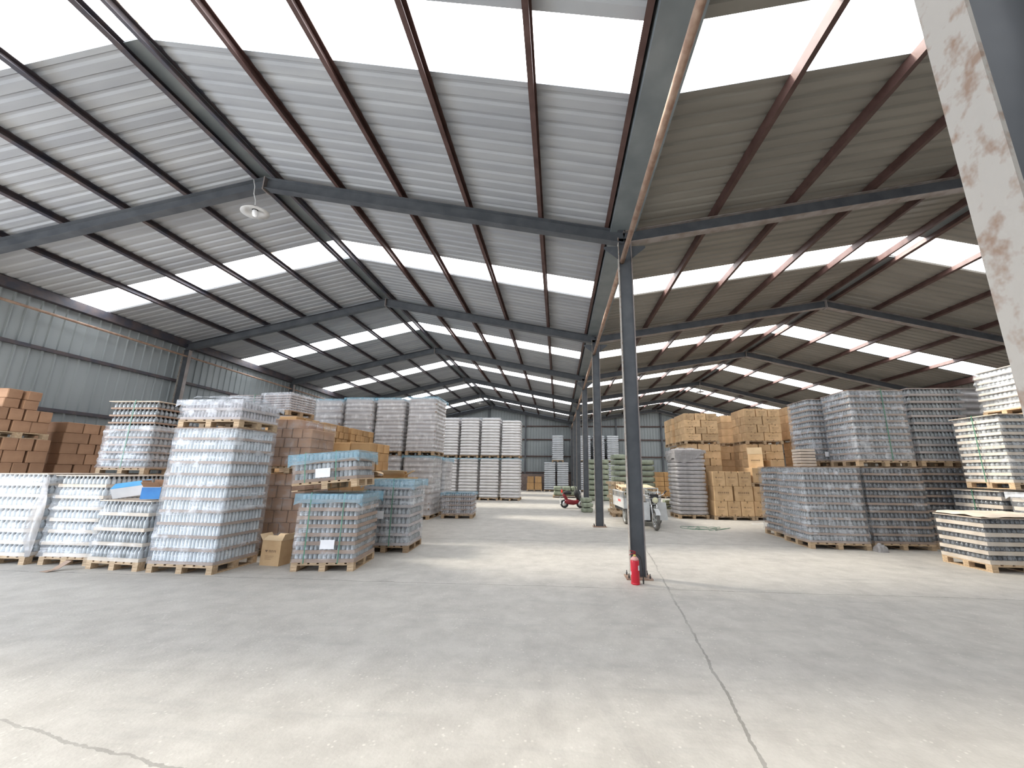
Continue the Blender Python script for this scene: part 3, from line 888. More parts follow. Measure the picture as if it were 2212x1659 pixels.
# right side, front block
B_('bottle pallet with brown trays, lower left corner of the right block', 5.58, 9.05, 1.24, 1.08, 0, 1.77, 10, -3, 'glass', 'tray', 'film_milky', amp=0.02, group='right block of bottle pallets', off=0.015)
B_('bottle pallet with brown trays, second from left on the floor of the right block', 6.98, 9.10, 1.28, 1.0, 0, 1.77, 10, 0, 'glass_dark', 'tray', 'film', amp=0.014, group='right block of bottle pallets')
B_('dark bottle pallet on the floor of the right block, third from left', 8.42, 9.30, 1.28, 1.0, 0, 1.79, 10, 0, 'glass_dark', 'tray', 'film_thin', amp=0.014, group='right block of bottle pallets', pitch=0.12)
B_('floor pallet hidden behind the lower left corner of the right block', 5.75, 10.22, 1.1, 1.0, 0, 1.79, 10, 0, 'glass', 'tray', 'film', group='right block of bottle pallets', pitch=0.12)
B_('floor pallet hidden behind the second pallet of the right block', 6.98, 10.22, 1.1, 1.0, 0, 1.79, 10, 0, 'glass', 'tray', 'film', group='right block of bottle pallets', pitch=0.12)
B_('widest upper bottle pallet of the right block, brown trays and flat lid', 6.90, 9.06, 1.24, 0.90, 1.80, 3.58, 11, 0, 'glass', 'tray', 'film_milky', amp=0.02, group='right block of bottle pallets', straps=(('x', 0.1),))
B_('upper bottle pallet at the left end of the right block, partly hidden', 6.62, 10.10, 0.95, 0.85, 1.82, 3.56, 11, 0, 'glass', 'tray', 'film_milky', amp=0.02, group='right block of bottle pallets', sheet=(-0.2, 0.3, 0.1, 0.12))
B_('upper bottle pallet of the right block with gappy open tiers near its top', 8.50, 9.32, 1.26, 0.95, 1.82, 3.68, 10, 0, 'glass', 'tray_grey', 'film_thin', amp=0.014, group='right block of bottle pallets', jit=0.015)
B_('floor pallet at the far right of the right block, mostly hidden', 9.85, 9.9, 1.2, 1.0, 0, 1.8, 10, 0, 'glass_dark', 'tray', 'film', pitch=0.12, group='right block of bottle pallets')
B_('upper pallet wrapped in grey film at the far right of the right block', 9.90, 9.9, 1.2, 1.0, 1.83, 3.80, 11, 0, 'glass', 'tray_grey', 'film_grey', pitch=0.12, group='right block of bottle pallets')
# right side, nearest group
B_('low pallet of dark bottles and pale trays under loose cardboard, nearest at right', 7.38, 7.22, 1.30, 0.84, 0, 0.88, 5, 0, 'glass_dark', 'tray_pale', 'film_thin', amp=0.01, trayf=0.42, group='pale-banded pallets at the right edge', pitch=0.075)
B_('low pale-banded pallet in the second rank at right, green strap', 8.86, 8.22, 1.15, 0.92, 0, 1.30, 7, 0, 'glass_dark', 'tray_pale', 'film_thin', amp=0.01, trayf=0.42, straps=(('y', 0.0),), group='pale-banded pallets at the right edge')
B_('low pale-banded pallet at the right edge, torn blue film at its corner', 8.90, 7.18, 1.15, 0.90, 0, 1.30, 7, 0, 'glass_dark', 'tray_pale', 'film_milky', cap='film_milky', capdrop=0.10, amp=0.01, trayf=0.42, group='pale-banded pallets at the right edge')
B_('tall pale-banded pallet with green strap, raised on the two low ones', 8.92, 7.98, 1.10, 0.88, 1.36, 2.84, 10, 0, 'glass', 'tray_pale', 'film', amp=0.012, trayf=0.42, straps=(('y', 0.0),), group='pale-banded pallets at the right edge', card_over=0.06)
B_('floor pallet under the highest stack at the right edge', 10.18, 8.0, 1.15, 0.9, 0, 1.30, 7, 0, 'glass_dark', 'tray_pale', 'film_thin', trayf=0.42, pitch=0.12, group='pale-banded pallets at the right edge')
B_('middle pallet under the highest stack at the right edge', 10.18, 8.0, 1.15, 0.9, 1.33, 2.84, 9, 0, 'glass_dark', 'tray_pale', 'film_thin', trayf=0.42, pitch=0.12, group='pale-banded pallets at the right edge')
B_('highest stack at the right edge, sunlit torn film with paper scraps', 9.55, 8.0, 1.12, 0.85, 2.88, 3.90, 7, -3, 'glass', 'tray_pale', 'film_milky', amp=0.04, jit=0.03, trayf=0.35, group='pale-banded pallets at the right edge', sheet=(0.2, 0.4, 0.2, 0.16))
# grey plastic bale stack and the flat tray pile
g_ = B_('stack of grey film-covered bales with crumpled sheet on top, beside the brown cartons', 4.36, 14.25, 1.10, 0.91, 0, 2.42, 16, 4, 'glass', 'grey_bag', None, style='bale', jit=0.022, puff=0.45, group='bale stacks', name='wrapped_bale_stack', category='wrapped stack')
# crumpled sheet over the grey bale stack
def crumple(w, d, h, mat, name, seed, sag=0.4, n=16, amp=0.09):
    mb = MB()
    vs = []
    for j in range(n + 1):
        for i in range(n + 1):
            u, v = i / n * 2 - 1, j / n * 2 - 1
            e = max(abs(u), abs(v))
            nz = noise.noise(Vector((u * 2.6 + seed, v * 2.6, seed))) + 0.6 * noise.noise(Vector((u * 6 + seed, v * 6, 1)))
            z = h * (1 - e ** 3) + amp * nz * (1 - 0.4 * e)
            k = 1.0
            if e > 0.8:
                z -= sag * (e - 0.8) / 0.2 * (0.6 + 0.5 * noise.noise(Vector((u * 2, v * 2, seed + 3))))
                k = 1 - 0.10 * (e - 0.8) / 0.2
            vs.append((u * w / 2 * k + nz * 0.02, v * d / 2 * k, z))
    fs = [(j * (n + 1) + i, j * (n + 1) + i + 1, (j + 1) * (n + 1) + i + 1, (j + 1) * (n + 1) + i) for j in range(n) for i in range(n)]
    mb.add(vs, fs)
    return mb.mesh(name, mat, smooth=True)
inst('crumpled_sheet', crumple(1.16, 1.0, 0.07, 'film_grey', 'crumpled_sheet', 3, 0.30), g_, (0, 0, 2.47))
inst('draped_sheet', cap_mesh(1.14, 0.93, 0.42, 'film_grey', 0.015, 5, 2.6), g_, (0, 0, 2.455))

# ---- cartons
def carton_mesh(w, d, h, mat='card', mark=False):
    def f():
        me = MB().box(-w / 2, -d / 2, 0, w / 2, d / 2, h).mesh('carton', mat)
        return bevel_mesh(me, 0.010)
    return cached(('carton', r3(w, d, h), mat), f)
def mark_mesh(w, h, kind):
    """printed line of heavy characters, a thin rule under it and small text lines, on the front face"""
    def f():
        rr = random.Random(kind)
        mb = MB()
        y0, y1 = -0.0015, 0.0
        n = 6 if kind == 1 else 4
        cw = w * 0.62 / n
        ch = cw * 0.9
        if kind == 1:
            for i in range(n):
                x = -w * 0.31 + i * cw
                for r_ in range(3):
                    mb.box(x + cw * 0.08, y0, h * 0.5 + ch * (r_ / 3 + 0.05), x + cw * (0.70 + 0.2 * rr.random()), y1, h * 0.5 + ch * (r_ / 3 + 0.2))
                for c in range(2):
                    xx = x + cw * (0.15 + 0.45 * c + 0.1 * rr.random())
                    mb.box(xx, y0, h * 0.5, xx + cw * 0.12, y1, h * 0.5 + ch)
            mb.box(-w * 0.30, y0, h * 0.42, w * 0.30, y1, h * 0.43)
        else:
            mb.add([(-w * 0.30, y0, h * 0.62), (-w * 0.22, y0, h * 0.52), (-w * 0.14, y0, h * 0.62)], [(0, 1, 2)])
            for i in range(3):
                x = -w * 0.08 + i * w * 0.13
                mb.box(x, y0, h * 0.53, x + w * 0.02, y1, h * 0.61)
                mb.box(x, y0, h * 0.60, x + w * 0.09, y1, h * 0.615)
                mb.box(x + w * 0.07, y0, h * 0.53, x + w * 0.09, y1, h * 0.61)
            for k in range(3):
                mb.box(-w * 0.26, y0, h * (0.38 - 0.06 * k), w * (0.2 - 0.06 * k), y1, h * (0.388 - 0.06 * k))
        return mb.mesh('printed_mark', 'ink')
    return cached(('mark', r3(w, h), kind), f)
def tape_mesh(w, h, mat='tape'):
    def f():
        mb = MB()
        mb.box(-0.022, -0.0012, 0, 0.022, 0.0008, h * 0.13)
        return mb.mesh('packing_tape', mat)
    return cached(('tape', r3(w, h)), f)
def carton(label, x, y, z, w, d, h, rz=0.0, mat='card', mark=0, tape=False, group='brown cartons', rot=None, name='cardboard_carton'):
    o = inst(name, carton_mesh(w, d, h, mat), None, (x, y, z), rot if rot else (0, 0, rz))
    tag(o, label, 'carton', group)
    if mark:
        inst('printed_mark', mark_mesh(w, h, mark), o, (0, -d / 2 - 0.0005, 0))
    if tape:
        inst('packing_tape', tape_mesh(w, h), o, (0, -d / 2 - 0.0012, 0))
        inst('packing_tape', tape_mesh(w, h), o, (0, -d / 2 - 0.0012, h * 0.87))
    return o
def lone_pallet(label, x, y, w, d, z, rz=0.0, mat='wood', group='bare pallets under cartons'):
    a = math.radians(rz)
    cx = x + math.cos(a) * w / 2 - math.sin(a) * d / 2
    cy = y + math.sin(a) * w / 2 + math.cos(a) * d / 2
    t = thing('wooden_pallet', label, 'pallet', (cx, cy, z), a, group)
    inst('deck', pallet_mesh(w, d, mat), t)
    for iy in (-1, 0, 1):
        for ix in (-1, 0, 1):
            inst('block', block_mesh(mat), t, (ix * (w / 2 - 0.05), iy * (d / 2 - 0.05), 0))
    return t
def carton_stack(desc, x, y, w, d, z, rows, rh, rz=0.0, faces='SW', mat='card', mark=0, tape=False, pallet=True, first=0, group=None, patt=((2, 3), (3, 2)), pd='', gap=0.028, lean=0.0, jit=0.009, keep_top=True, wood='wood', skip=()):
    """bonded rows of cartons on a pallet, x, y the front left corner; the hidden inner ones are left out"""
    a = math.radians(rz)
    if pallet:
        lone_pallet('wooden pallet under the ' + (pd or desc), x, y, w, d, z, rz, wood)
        z += PH + 0.001
    for r_ in range(rows):
        nx, ny = patt[(r_ + first) % len(patt)]
        bw, bd = w / nx, d / ny
        for i in range(nx):
            for j in range(ny):
                keep = ('S' in faces and j == 0) or ('W' in faces and i == 0) or ('E' in faces and i == nx - 1) or ('N' in faces and j == ny - 1)
                if not keep or (rows - r_, i, j) in skip:
                    continue
                lx, ly = (i + 0.5) * bw + R.uniform(-jit, jit), (j + 0.5) * bd + R.uniform(-jit, jit)
                lx += lean * r_
                px = x + math.cos(a) * lx - math.sin(a) * ly
                py = y + math.sin(a) * lx + math.cos(a) * ly
                row = ORD[rows - 1 - r_]
                if j == 0:
                    where = '%s from left, %s row down, ' % (ORD[i], row)
                elif i == 0 and 'W' in faces:
                    where = '%s back on left side, %s row down, ' % (ORD[j], row)
                elif i == nx - 1 and 'E' in faces:
                    where = '%s back on right side, %s row down, ' % (ORD[j], row)
                else:
                    where = 'behind, %s row down, %s of the ' % (row, ORD[i])
                carton('carton ' + where + desc, px, py, z + rh * r_ + 0.001 * r_, bw - gap, bd - gap, rh - 0.001, a + R.uniform(-0.016, 0.016), mat, mark, tape, group or desc)
    return z + rows * (rh + 0.001)
def hidden_stack(desc, x, y, w, d, z0, z1, mat='card', rh=0.27):
    """inner cartons that nobody can see or count: one object"""
    mb = MB()
    n = max(1, int(round((z1 - z0) / rh)))
    h = (z1 - z0) / n
    for r_ in range(n):
        nx, ny = ((2, 3), (3, 2))[r_ % 2]
        for i in range(nx):
            for j in range(ny):
                mb.box(x + i * w / nx + 0.006, y + j * d / ny + 0.006, z0 + r_ * h, x + (i + 1) * w / nx - 0.006, y + (j + 1) * d / ny - 0.006, z0 + r_ * h + h - 0.001)
    o = mb.build('carton_mass', mat)
    tag(o, desc, 'cartons', None, 'stuff')
    return o

# right, tidy front stacks of big printed cartons
lone_pallet('wooden pallet under the printed cartons beside the grey bales', 5.57, 14.10, 1.36, 0.75, 0)
bh = 0.515
for r_, (n, mk) in enumerate(((3, 2), (2, 1), (3, 2))):
    bw = 1.36 / n if n == 3 else 0.66
    for i in range(n):
        xx = 5.58 + (i + 0.5) * (0.455 if n == 3 else 0.70)
        carton('printed carton beside the grey bales, %s row, %s' % (['bottom', 'middle', 'top'][r_], ['left', 'centre' if n == 3 else 'right', 'right'][i]), xx, 14.10 + 0.3, 0.131 + r_ * (bh + 0.002), bw - 0.015, 0.60, bh, R.uniform(-0.015, 0.015), 'card', mk, True, 'big printed cartons beside the grey bales')
lone_pallet('wooden pallet under the second group of printed cartons', 7.00, 14.22, 1.38, 0.72, 0)
for i in range(3):
    carton('printed carton of the second group, bottom row, %s' % ['left', 'centre', 'right'][i], 7.0 + (i + 0.5) * 0.46, 14.52, 0.131, 0.445, 0.60, bh, 0, 'card', 2, True, 'second group of printed cartons')
for i in range(2):
    carton('printed carton of the second group under the raised pallet, %s' % ['left', 'right'][i], 7.02 + (i + 0.5) * 0.70, 14.52, 0.648, 0.665, 0.60, bh, 0, 'card', 1, True, 'second group of printed cartons')
lone_pallet('raised wooden pallet between rows of the second printed group', 7.00, 14.22, 1.38, 0.72, 1.165)
for i in range(2):
    carton('printed carton on the raised pallet, %s' % ['left', 'right'][i], 7.04 + (i + 0.5) * 0.70, 14.52, 1.297, 0.665, 0.60, 0.53, 0, 'card', 1, True, 'second group of printed cartons')
def open_carton(label, x, y, z, w, d, h, rz, mats=('card', 'card_in'), flaps=(0.6, 2.3, 1.9, 1.2), name='open_carton', group=None, mark=0, front=None):
    t = thing(name, label, 'carton', (x, y, z), rz, group)
    e = 0.006
    mb = MB()
    mb.box(-w / 2, -d / 2, 0, w / 2, d / 2, e)
    mb.box(-w / 2, -d / 2, e, w / 2, -d / 2 + e, h)
    mb.box(-w / 2, d / 2 - e, e, w / 2, d / 2, h)
    mb.box(-w / 2, -d / 2 + e, e, -w / 2 + e, d / 2 - e, h)
    mb.box(w / 2 - e, -d / 2 + e, e, w / 2, d / 2 - e, h)
    mb.build('carton_body', mats[0], t)
    fl = min(w, d) * 0.5
    for (ex, ey, ax, sgn, ln), ang in zip(((0, -d / 2, 'X', 1, w), (0, d / 2, 'X', -1, w), (-w / 2, 0, 'Y', -1, d), (w / 2, 0, 'Y', 1, d)), flaps):
        if ang is None:
            continue
        m2 = MB()
        if ax == 'X':
            m2.box(-ln / 2 + 0.004, 0, 0, ln / 2 - 0.004, fl, e)
            o = m2.build('flap', mats[1], t, loc=(ex, ey, h + 0.001))
            if sgn < 0:
                o.rotation_euler = (ang, 0, PI)
            else:
                o.rotation_euler = (ang, 0, 0)
        else:
            m2.box(0, -ln / 2 + 0.004, 0, fl, ln / 2 - 0.004, e)
            o = m2.build('flap', mats[1], t, loc=(ex, ey, h + 0.001))
            o.rotation_euler = (0, -ang, 0 if sgn < 0 else PI)
    if mark:
        inst('printed_mark', mark_mesh(w, h, mark), t, (0, -d / 2 - 0.0005, 0))
    return t
open_carton('open printed carton with raised flaps on top of the second printed group', 7.42, 14.60, 1.829, 0.48, 0.52, 0.50, math.radians(-28), flaps=(1.6, 1.55, 1.7, 2.9), mark=1)
carton('plain carton right of the open printed carton', 8.05, 14.62, 1.829, 0.52, 0.5, 0.28, 0.1, 'card', 0, True)
# raised carton blocks behind
hidden_stack('cartons behind the printed ones and the grey bales, left mass', 5.14, 15.35, 1.36, 1.15, 0.0, 1.62)
z1_ = carton_stack('lower block behind the grey bales', 5.14, 15.32, 1.36, 1.2, 1.622, 4, 0.285, 0, 'SW', pallet=False, group='carton blocks behind the grey bales', tape=True)
carton_stack('upper block above the grey bales', 5.10, 15.28, 1.36, 1.2, z1_ + 0.002, 4, 0.275, 1.5, 'SW', group='carton blocks behind the grey bales', tape=True, mark=2, pd='upper carton block above the grey bales')
hidden_stack('carton mass on the floor behind the left carton block', 5.2, 16.62, 1.2, 1.1, 0.0, 2.76)
carton_stack('sunlit block behind the upper left block', 5.0, 16.62, 1.2, 1.15, 2.762, 4, 0.27, 0, 'W', group='carton blocks behind the grey bales', pd='sunlit carton block at the rear')
hidden_stack('carton mass on the floor in the gap between the raised blocks', 7.0, 16.6, 1.25, 1.1, 0.0, 1.9)
zb = carton_stack('lower recessed block in the gap', 7.0, 16.6, 1.25, 1.2, 1.902, 3, 0.29, 0, 'S', mat='card', pallet=False, group='recessed carton block')
carton_stack('recessed upper block in the gap', 7.12, 16.6, 1.25, 1.2, zb + 0.002, 4, 0.30, 0, 'SW', mat='card', group='recessed carton block', patt=((2, 2), (2, 2)), pd='recessed upper carton block')
hidden_stack('cartons behind the second printed group, standing on the floor', 7.33, 15.0, 1.38, 1.1, 0.0, 1.60)
zc = carton_stack('lower block behind the open carton', 7.33, 14.98, 1.38, 1.15, 1.602, 4, 0.285, 0, 'SW', pallet=False, group='big raised carton block', tape=True)
carton_stack('big upper block left of the bottles', 7.34, 14.95, 1.38, 1.15, zc + 0.002, 4, 0.315, 0, 'SW', group='big raised carton block', mark=2, tape=True, pd='big upper carton block')
hidden_stack('carton mass behind the upper bottle pallets', 9.2, 14.6, 1.25, 1.2, 0.0, 2.0)
zd = carton_stack('lower block beside the bottles', 9.2, 14.6, 1.25, 1.25, 2.002, 3, 0.28, 0, 'SW', pallet=False, group='rightmost carton block')
carton_stack('rightmost upper block, bright left side', 9.16, 14.6, 1.25, 1.25, zd + 0.002, 4, 0.32, 0, 'SW', group='rightmost carton block', pd='rightmost upper carton block')
# flat pile of tray sheets on the right block
t = thing('tray_pile', 'pale pile of flat card trays behind the lower left pallet, right block', 'tray pile', (6.34, 10.08, 1.815))
for k in range(6):
    inst('card_tray', slab_mesh(0.36, 0.36, 0.056, 'tray_pale', 'card_tray'), t, (R.uniform(-.01, .01), R.uniform(-.01, .01), 0.074 * k))

# left: long wall of cartons that recedes along the aisle
def side_block(desc, x1, y0, y1, z0, rows, rh, w=0.9, mat='card_o', group='carton wall left of the aisle', **kw):
    return carton_stack(desc, x1 - w, y0, w, y1 - y0, z0, rows, rh, 0, kw.pop('faces', 'SE'), mat, group=group, patt=((2, 3), (2, 2)), **kw)
for k, (ya, yb, q) in enumerate(((8.15, 9.02, 'nearest part'), (9.2, 10.38, 'middle part'), (10.5, 11.85, 'far part'))):
    hidden_stack('cartons low in the wall left of the aisle, %s, behind others' % q, -7.0, ya, 0.98, yb - ya, 0, 1.54, 'card_o')
    hidden_stack('inner cartons of the wall left of the aisle, %s' % q, -7.0, ya + 0.3, 0.5, yb - ya - 0.3, 1.542, 2.78, 'card_o', 0.18)
    carton_stack('carton wall, ' + q, -6.47, ya, 0.45, yb - ya, 1.542, 7, 0.178, 0, 'E', 'card_o', group='carton wall left of the aisle', patt=((1, 4), (1, 5)) if k else ((1, 3), (1, 4)), pallet=False)
# carton block with a lid on its own pallet, in front of the wall
hidden_stack('carton layer on the floor below the ochre block', -5.62, 8.92, 1.02, 1.02, 0.13, 1.44, 'card_o')
hidden_stack('carton layer on the floor beside the grey-green pallet', -4.55, 8.95, 0.84, 0.95, 0.13, 1.42, 'card_o')
lone_pallet('floor pallet below the ochre carton block', -5.62, 8.92, 1.02, 1.02, 0)
lone_pallet('floor pallet below the low carton layer by the grey-green pallet', -4.55, 8.95, 0.84, 0.95, 0)
carton_stack('ochre block behind the tilted load', -5.62, 8.88, 1.06, 1.05, 1.445, 3, 0.225, 0, 'SE', 'card_o', pd='ochre carton block behind the tilted load')
open_carton('open flat carton with pale flaps on the low carton layer', -4.06, 9.3, 1.422, 0.5, 0.4, 0.07, 0.2, ('card_o', 'card_in'), (2.6, 0.4, 2.8, 2.6), group=None)
# wrapped carton loads behind the tall front pallet
def wrapped_cartons(label, x, y, w, d, z0, rows, rh, rz, skip=()):
    a = math.radians(rz)
    cx = x + math.cos(a) * w / 2 - math.sin(a) * d / 2
    cy = y + math.sin(a) * w / 2 + math.cos(a) * d / 2
    t = thing('wrapped_carton_pallet', label, 'pallet load', (cx, cy, z0), a, 'film-wrapped carton pallets')
    add_pallet(t, w, d, 'wood')
    for r_ in range(rows):
        nx, ny = ((3, 3), (4, 2))[r_ % 2]
        for i in range(nx):
            for j in range(ny):
                if r_ == rows - 1 and i >= nx - 1:
                    continue
                inst('carton', carton_mesh(w / nx - 0.01, d / ny - 0.01, rh - 0.002, 'card_r'), t, (-w / 2 + (i + 0.5) * w / nx, -d / 2 + (j + 0.5) * d / ny, PH + rh * r_))
    seedc[0] += 1
    inst('plastic_wrap', wrap_mesh(w, d, PH + 0.02, PH + rh * rows - 0.03, rows, 'film', 0.03, 0.02, seedc[0], top=False, ragged=0.06), t)
    return t
wrapped_cartons('film-wrapped pallet of cartons on the floor behind the open carton', -5.72, 7.10, 0.80, 0.90, 0, 6, 0.23, 5)
wrapped_cartons('film-wrapped pallet of cartons, upper one, right of the tallest bottle pallet', -5.72, 7.10, 0.80, 0.90, 1.515, 5, 0.188, 5)
open_carton('open brown carton with print on the floor beside the blue capped pallet', -4.86, 6.56, 0, 0.38, 0.24, 0.40, math.radians(-8), ('card', 'card_in'), (0.55, 2.6, 2.2, 2.0), mark=2)
# left: cartons along the left wall
def wall_cartons(desc, x1, y0, y1, z0, rows, rh, patt=((1, 3), (1, 4)), **kw):
    return carton_stack(desc, x1 - 0.8, y0, 0.8, y1 - y0, z0, rows, rh, 0, 'SE', 'card_r', group='cartons along the left wall', patt=patt, **kw)
zL = wall_cartons('lower left wall load', -11.50, 6.80, 7.84, 0.0, 8, 0.255, pd='lower carton load by the left wall')
zL2 = wall_cartons('upper left wall load', -11.54, 6.84, 7.78, zL + 0.002, 2, 0.245, pd='upper carton load by the left wall')
for i, (yy, zz, q) in enumerate(((7.08, zL2, 'lower, nearer'), (7.36, zL2, 'lower, farther'), (7.08, zL2 + 0.205, 'upper, nearer'), (7.37, zL2 + 0.205, 'upper, farther'))):
    carton('loose small carton on top of the left wall load, ' + q, -11.75 + 0.02 * (i % 2), yy, zz + 0.001, 0.36, 0.24, 0.20, 0.05 * i, 'card_r', 0, False, 'loose cartons on top by the left wall')
wall_cartons('left wall pile, farther', -11.85, 8.25, 9.3, 0.0, 10, 0.252, pd='farther carton pile by the left wall', patt=((1, 2), (1, 3)))
# far carton bales at the back wall, small ochre pile at the right
lone_pallet('wooden pallet under four big cartons at the back wall', -2.66, 32.1, 1.3, 1.1, 0)
for i in range(2):
    for k in range(2):
        carton('big bulging carton at the back wall, %s %s' % (['lower', 'upper'][k], ['left', 'right'][i]), -2.34 + 0.66 * i, 32.4, 0.132 + 0.55 * k, 0.60 - 0.06 * k, 0.55, 0.53, 0, 'card_o', group='four big cartons at the back wall')
lone_pallet('wooden pallet under the ochre cartons beyond the trike', 6.45, 25.5, 1.1, 1.1, 0)
for k in range(5):
    for i in range(2):
        carton('long ochre carton beyond the trike, %s row from the floor, %s' % (ORD[k], ['left', 'right'][i]), 6.74 + 0.53 * i, 26.0, 0.132 + 0.31 * k, 0.50, 0.9, 0.295, 0, 'card_o', group='ochre cartons beyond the trike')
# ---------------------------------------------------------------- green bales
def bale(label, x, y, z, w, d, h, seed, group, rz=0.0, mat='green_bag'):
    o = inst('green_bale', pillow_mesh(w, d, h, mat, seed, 'green_bale', 0.5, 0.010), None, (x, y, z), (0, 0, rz))
    return tag(o, label, 'bale', group)
def bale_stack(desc, x, y, w, d, rows, rh, group, nx=1, ny=1, lean=0.0, top=None):
    for r_ in range(rows):
        n = nx if top is None or r_ < top[0] else top[1]
        for i in range(n):
            nm_ = '' if nx == 1 else ', %s from left' % ORD[i]
            bale('olive woven bale, %s row up%s, %s' % (ORD[r_], nm_, desc), x + w * (i + 0.5) + R.uniform(-.008, .008) + lean * r_, y + d / 2 + R.uniform(-.02, .02), rh * r_, w - 0.05, d, rh - 0.022, (r_ + i) % 4, group, R.uniform(-0.01, 0.01))
bale_stack('tall stack behind the second column', 1.72, 22.3, 0.64, 1.1, 8, 0.298, 'tall green bale stack behind the columns', 2)
bale_stack('wide stack behind the cargo trike', 2.42, 16.7, 0.60, 1.2, 10, 0.242, 'wide green bale stack behind the trike', 3, top=(9, 2))
lone_pallet('wooden pallet under the low green bales by the back aisle', -0.34, 24.4, 1.75, 1.0, 0)
for i in range(3):
    for k in range(2):
        bale('low olive bale on a pallet behind the red scooter, %s, %s row' % (['left', 'middle', 'right'][i], ['bottom', 'top'][k]), -0.02 + i * 0.56, 24.9, 0.142 + k * 0.285, 0.53, 0.95, 0.27, i, 'low green bales behind the scooter')
for i, (x, y, z, q) in enumerate(((1.30, 16.1, 0, 'bottom'), (1.31, 16.08, 0.196, 'middle'), (1.28, 16.12, 0.392, 'top'))):
    bale('small olive bale at the foot of the third column, %s of three' % q, x - 0.12, y - 0.1, z, 0.42, 0.36, 0.178, i, 'small green bales at the third column', 0.25)
for i in range(2):
    bale('small olive bale on the floor beyond the trike, %s' % ['lower', 'upper'][i], 5.05, 18.0, 0.21 * i, 0.42, 0.4, 0.195, i, 'small green bales beyond the trike')

# ---------------------------------------------------------------- leaning pallets and the block pallet on the floor
for i, (x, q) in enumerate(((2.00, 'leftmost'), (2.17, 'second'), (2.34, 'third'))):
    t = thing('leaning_pallet', '%s of the pale wooden pallets standing on edge before the green bales' % q, 'pallet', (x, 16.46, 0.0), 0, 'pallets standing on edge', (0, math.radians(-90), 0))
    t.location = (x + 0.13, 16.05 - 0.12 * i, 0.52 + 0.1)
    t.rotation_euler = (0, math.radians(90 - 3), math.radians(6))
    inst('deck', pallet_mesh(1.22, 1.0, 'wood_pale'), t)
    for iy in (-1, 0, 1):
        for ix in (-1, 0, 1):
            inst('block', block_mesh('wood_pale'), t, (ix * 0.56, iy * 0.45, 0))
lone_pallet('low wooden pallet on the floor behind the trike wheel', 2.02, 14.45, 0.5, 0.9, 0)

# ---------------------------------------------------------------- fire extinguisher
t = thing('fire_extinguisher', 'red fire extinguisher standing at the foot of the nearest column', 'fire extinguisher', (1.135, 5.98, 0), math.radians(6))
MB().lathe([(0.060, 0), (0.064, 0.004), (0.064, 0.022), (0.061, 0.026), (0.0635, 0.03), (0.0635, 0.31), (0.060, 0.335)], 28).build('body', 'red', t, True)
MB().lathe([(0.0605, 0.333), (0.052, 0.357), (0.034, 0.375), (0.018, 0.383)], 28).build('shoulder', 'pale_red', t, True)
MB().lathe([(0.020, 0.381), (0.024, 0.386), (0.024, 0.398), (0.017, 0.402), (0.017, 0.412)], 14).build('collar', 'brass', t, True)
v = MB().box(-0.014, -0.012, 0.40, 0.014, 0.012, 0.435)
v.build('valve', 'dark_red', t)
MB().tube([(0.01, 0, 0.425), (-0.03, 0, 0.423), (-0.055, 0, 0.413), (-0.075, 0, 0.400)], [0.009, 0.008, 0.007, 0.006], 8).build('carry_handle', 'dark_red', t, True)
MB().tube([(0.022, 0, 0.438), (0.0, 0, 0.452), (-0.035, 0, 0.456), (-0.07, 0, 0.460)], [0.007, 0.008, 0.007, 0.006], 8).build('squeeze_lever', 'dark_red', t, True)
MB().tube([(0.02, 0, 0.418), (0.05, -0.0, 0.412), (0.085, -0.0, 0.375), (0.108, 0, 0.30), (0.116, 0, 0.20), (0.118, 0, 0.10), (0.119, 0, 0.055)], 0.008, 8).build('hose', 'black', t, True)
MB().lathe([(0.009, 0.0), (0.011, 0.03), (0.014, 0.06)], 8, 0.119, 0, 0.0).build('nozzle', 'black', t, True)
def patch(r, a0, a1, z0, z1):
    mb = MB()
    n = 6
    vs = []
    for i in range(n + 1):
        a = math.radians(a0 + (a1 - a0) * i / n)
        for z in (z0, z1):
            vs.append((r * math.cos(a), r * math.sin(a), z))
    mb.add(vs, [(2 * i, 2 * i + 2, 2 * i + 3, 2 * i + 1) for i in range(n)])
    return mb
patch(0.0642, -62, -5, 0.195, 0.262).build('label', 'paper', t)
patch(0.0642, -200, -165, 0.13, 0.175).build('label', 'paper', t)

# ---------------------------------------------------------------- pendant lamps
def pendant(label, x, y, z, top, r=0.24, rot=(0, 0, 0)):
    t = thing('pendant_lamp', label, 'lamp', (x, y, z), 0, None, rot)
    MB().tube([(0, 0, 0.13), (0.015, 0.0, 0.25), (-0.012, 0, 0.4), (0.01, 0, 0.55), (-0.01, 0, top - z)], 0.008, 6).build('cord', 'enamel', t, True)
    MB().lathe([(0.018, 0.14), (0.028, 0.12), (0.032, 0.06), (0.05, 0.05)], 12).build('lamp_holder', 'black', t, True)
    MB().lathe([(0.05, 0.055), (0.075, 0.045), (0.14, 0.02), (r, -0.005), (r, -0.010), (0.14, 0.014), (0.07, 0.038), (0.05, 0.048)], 28, cap=False).build('shade', 'enamel', t, True)
    MB().lathe([(0.03, 0.05), (0.045, 0.02), (0.052, -0.03), (0.045, -0.075), (0.02, -0.095), (0.003, -0.1)], 14).build('bulb', 'paper', t, True)
    return t
pendant('white enamel pendant lamp hanging from the left ridge at the nearest frame', -6.0, 6.12, 6.58, 7.30, 0.24, (0.10, -0.12, 0))
pendant('tiny far pendant lamp under the right ridge', 8.70, 22.7, 6.5, 7.02)
pendant('tiny far pendant lamp under the left ridge', -6.05, 27.9, 6.75, 7.30)

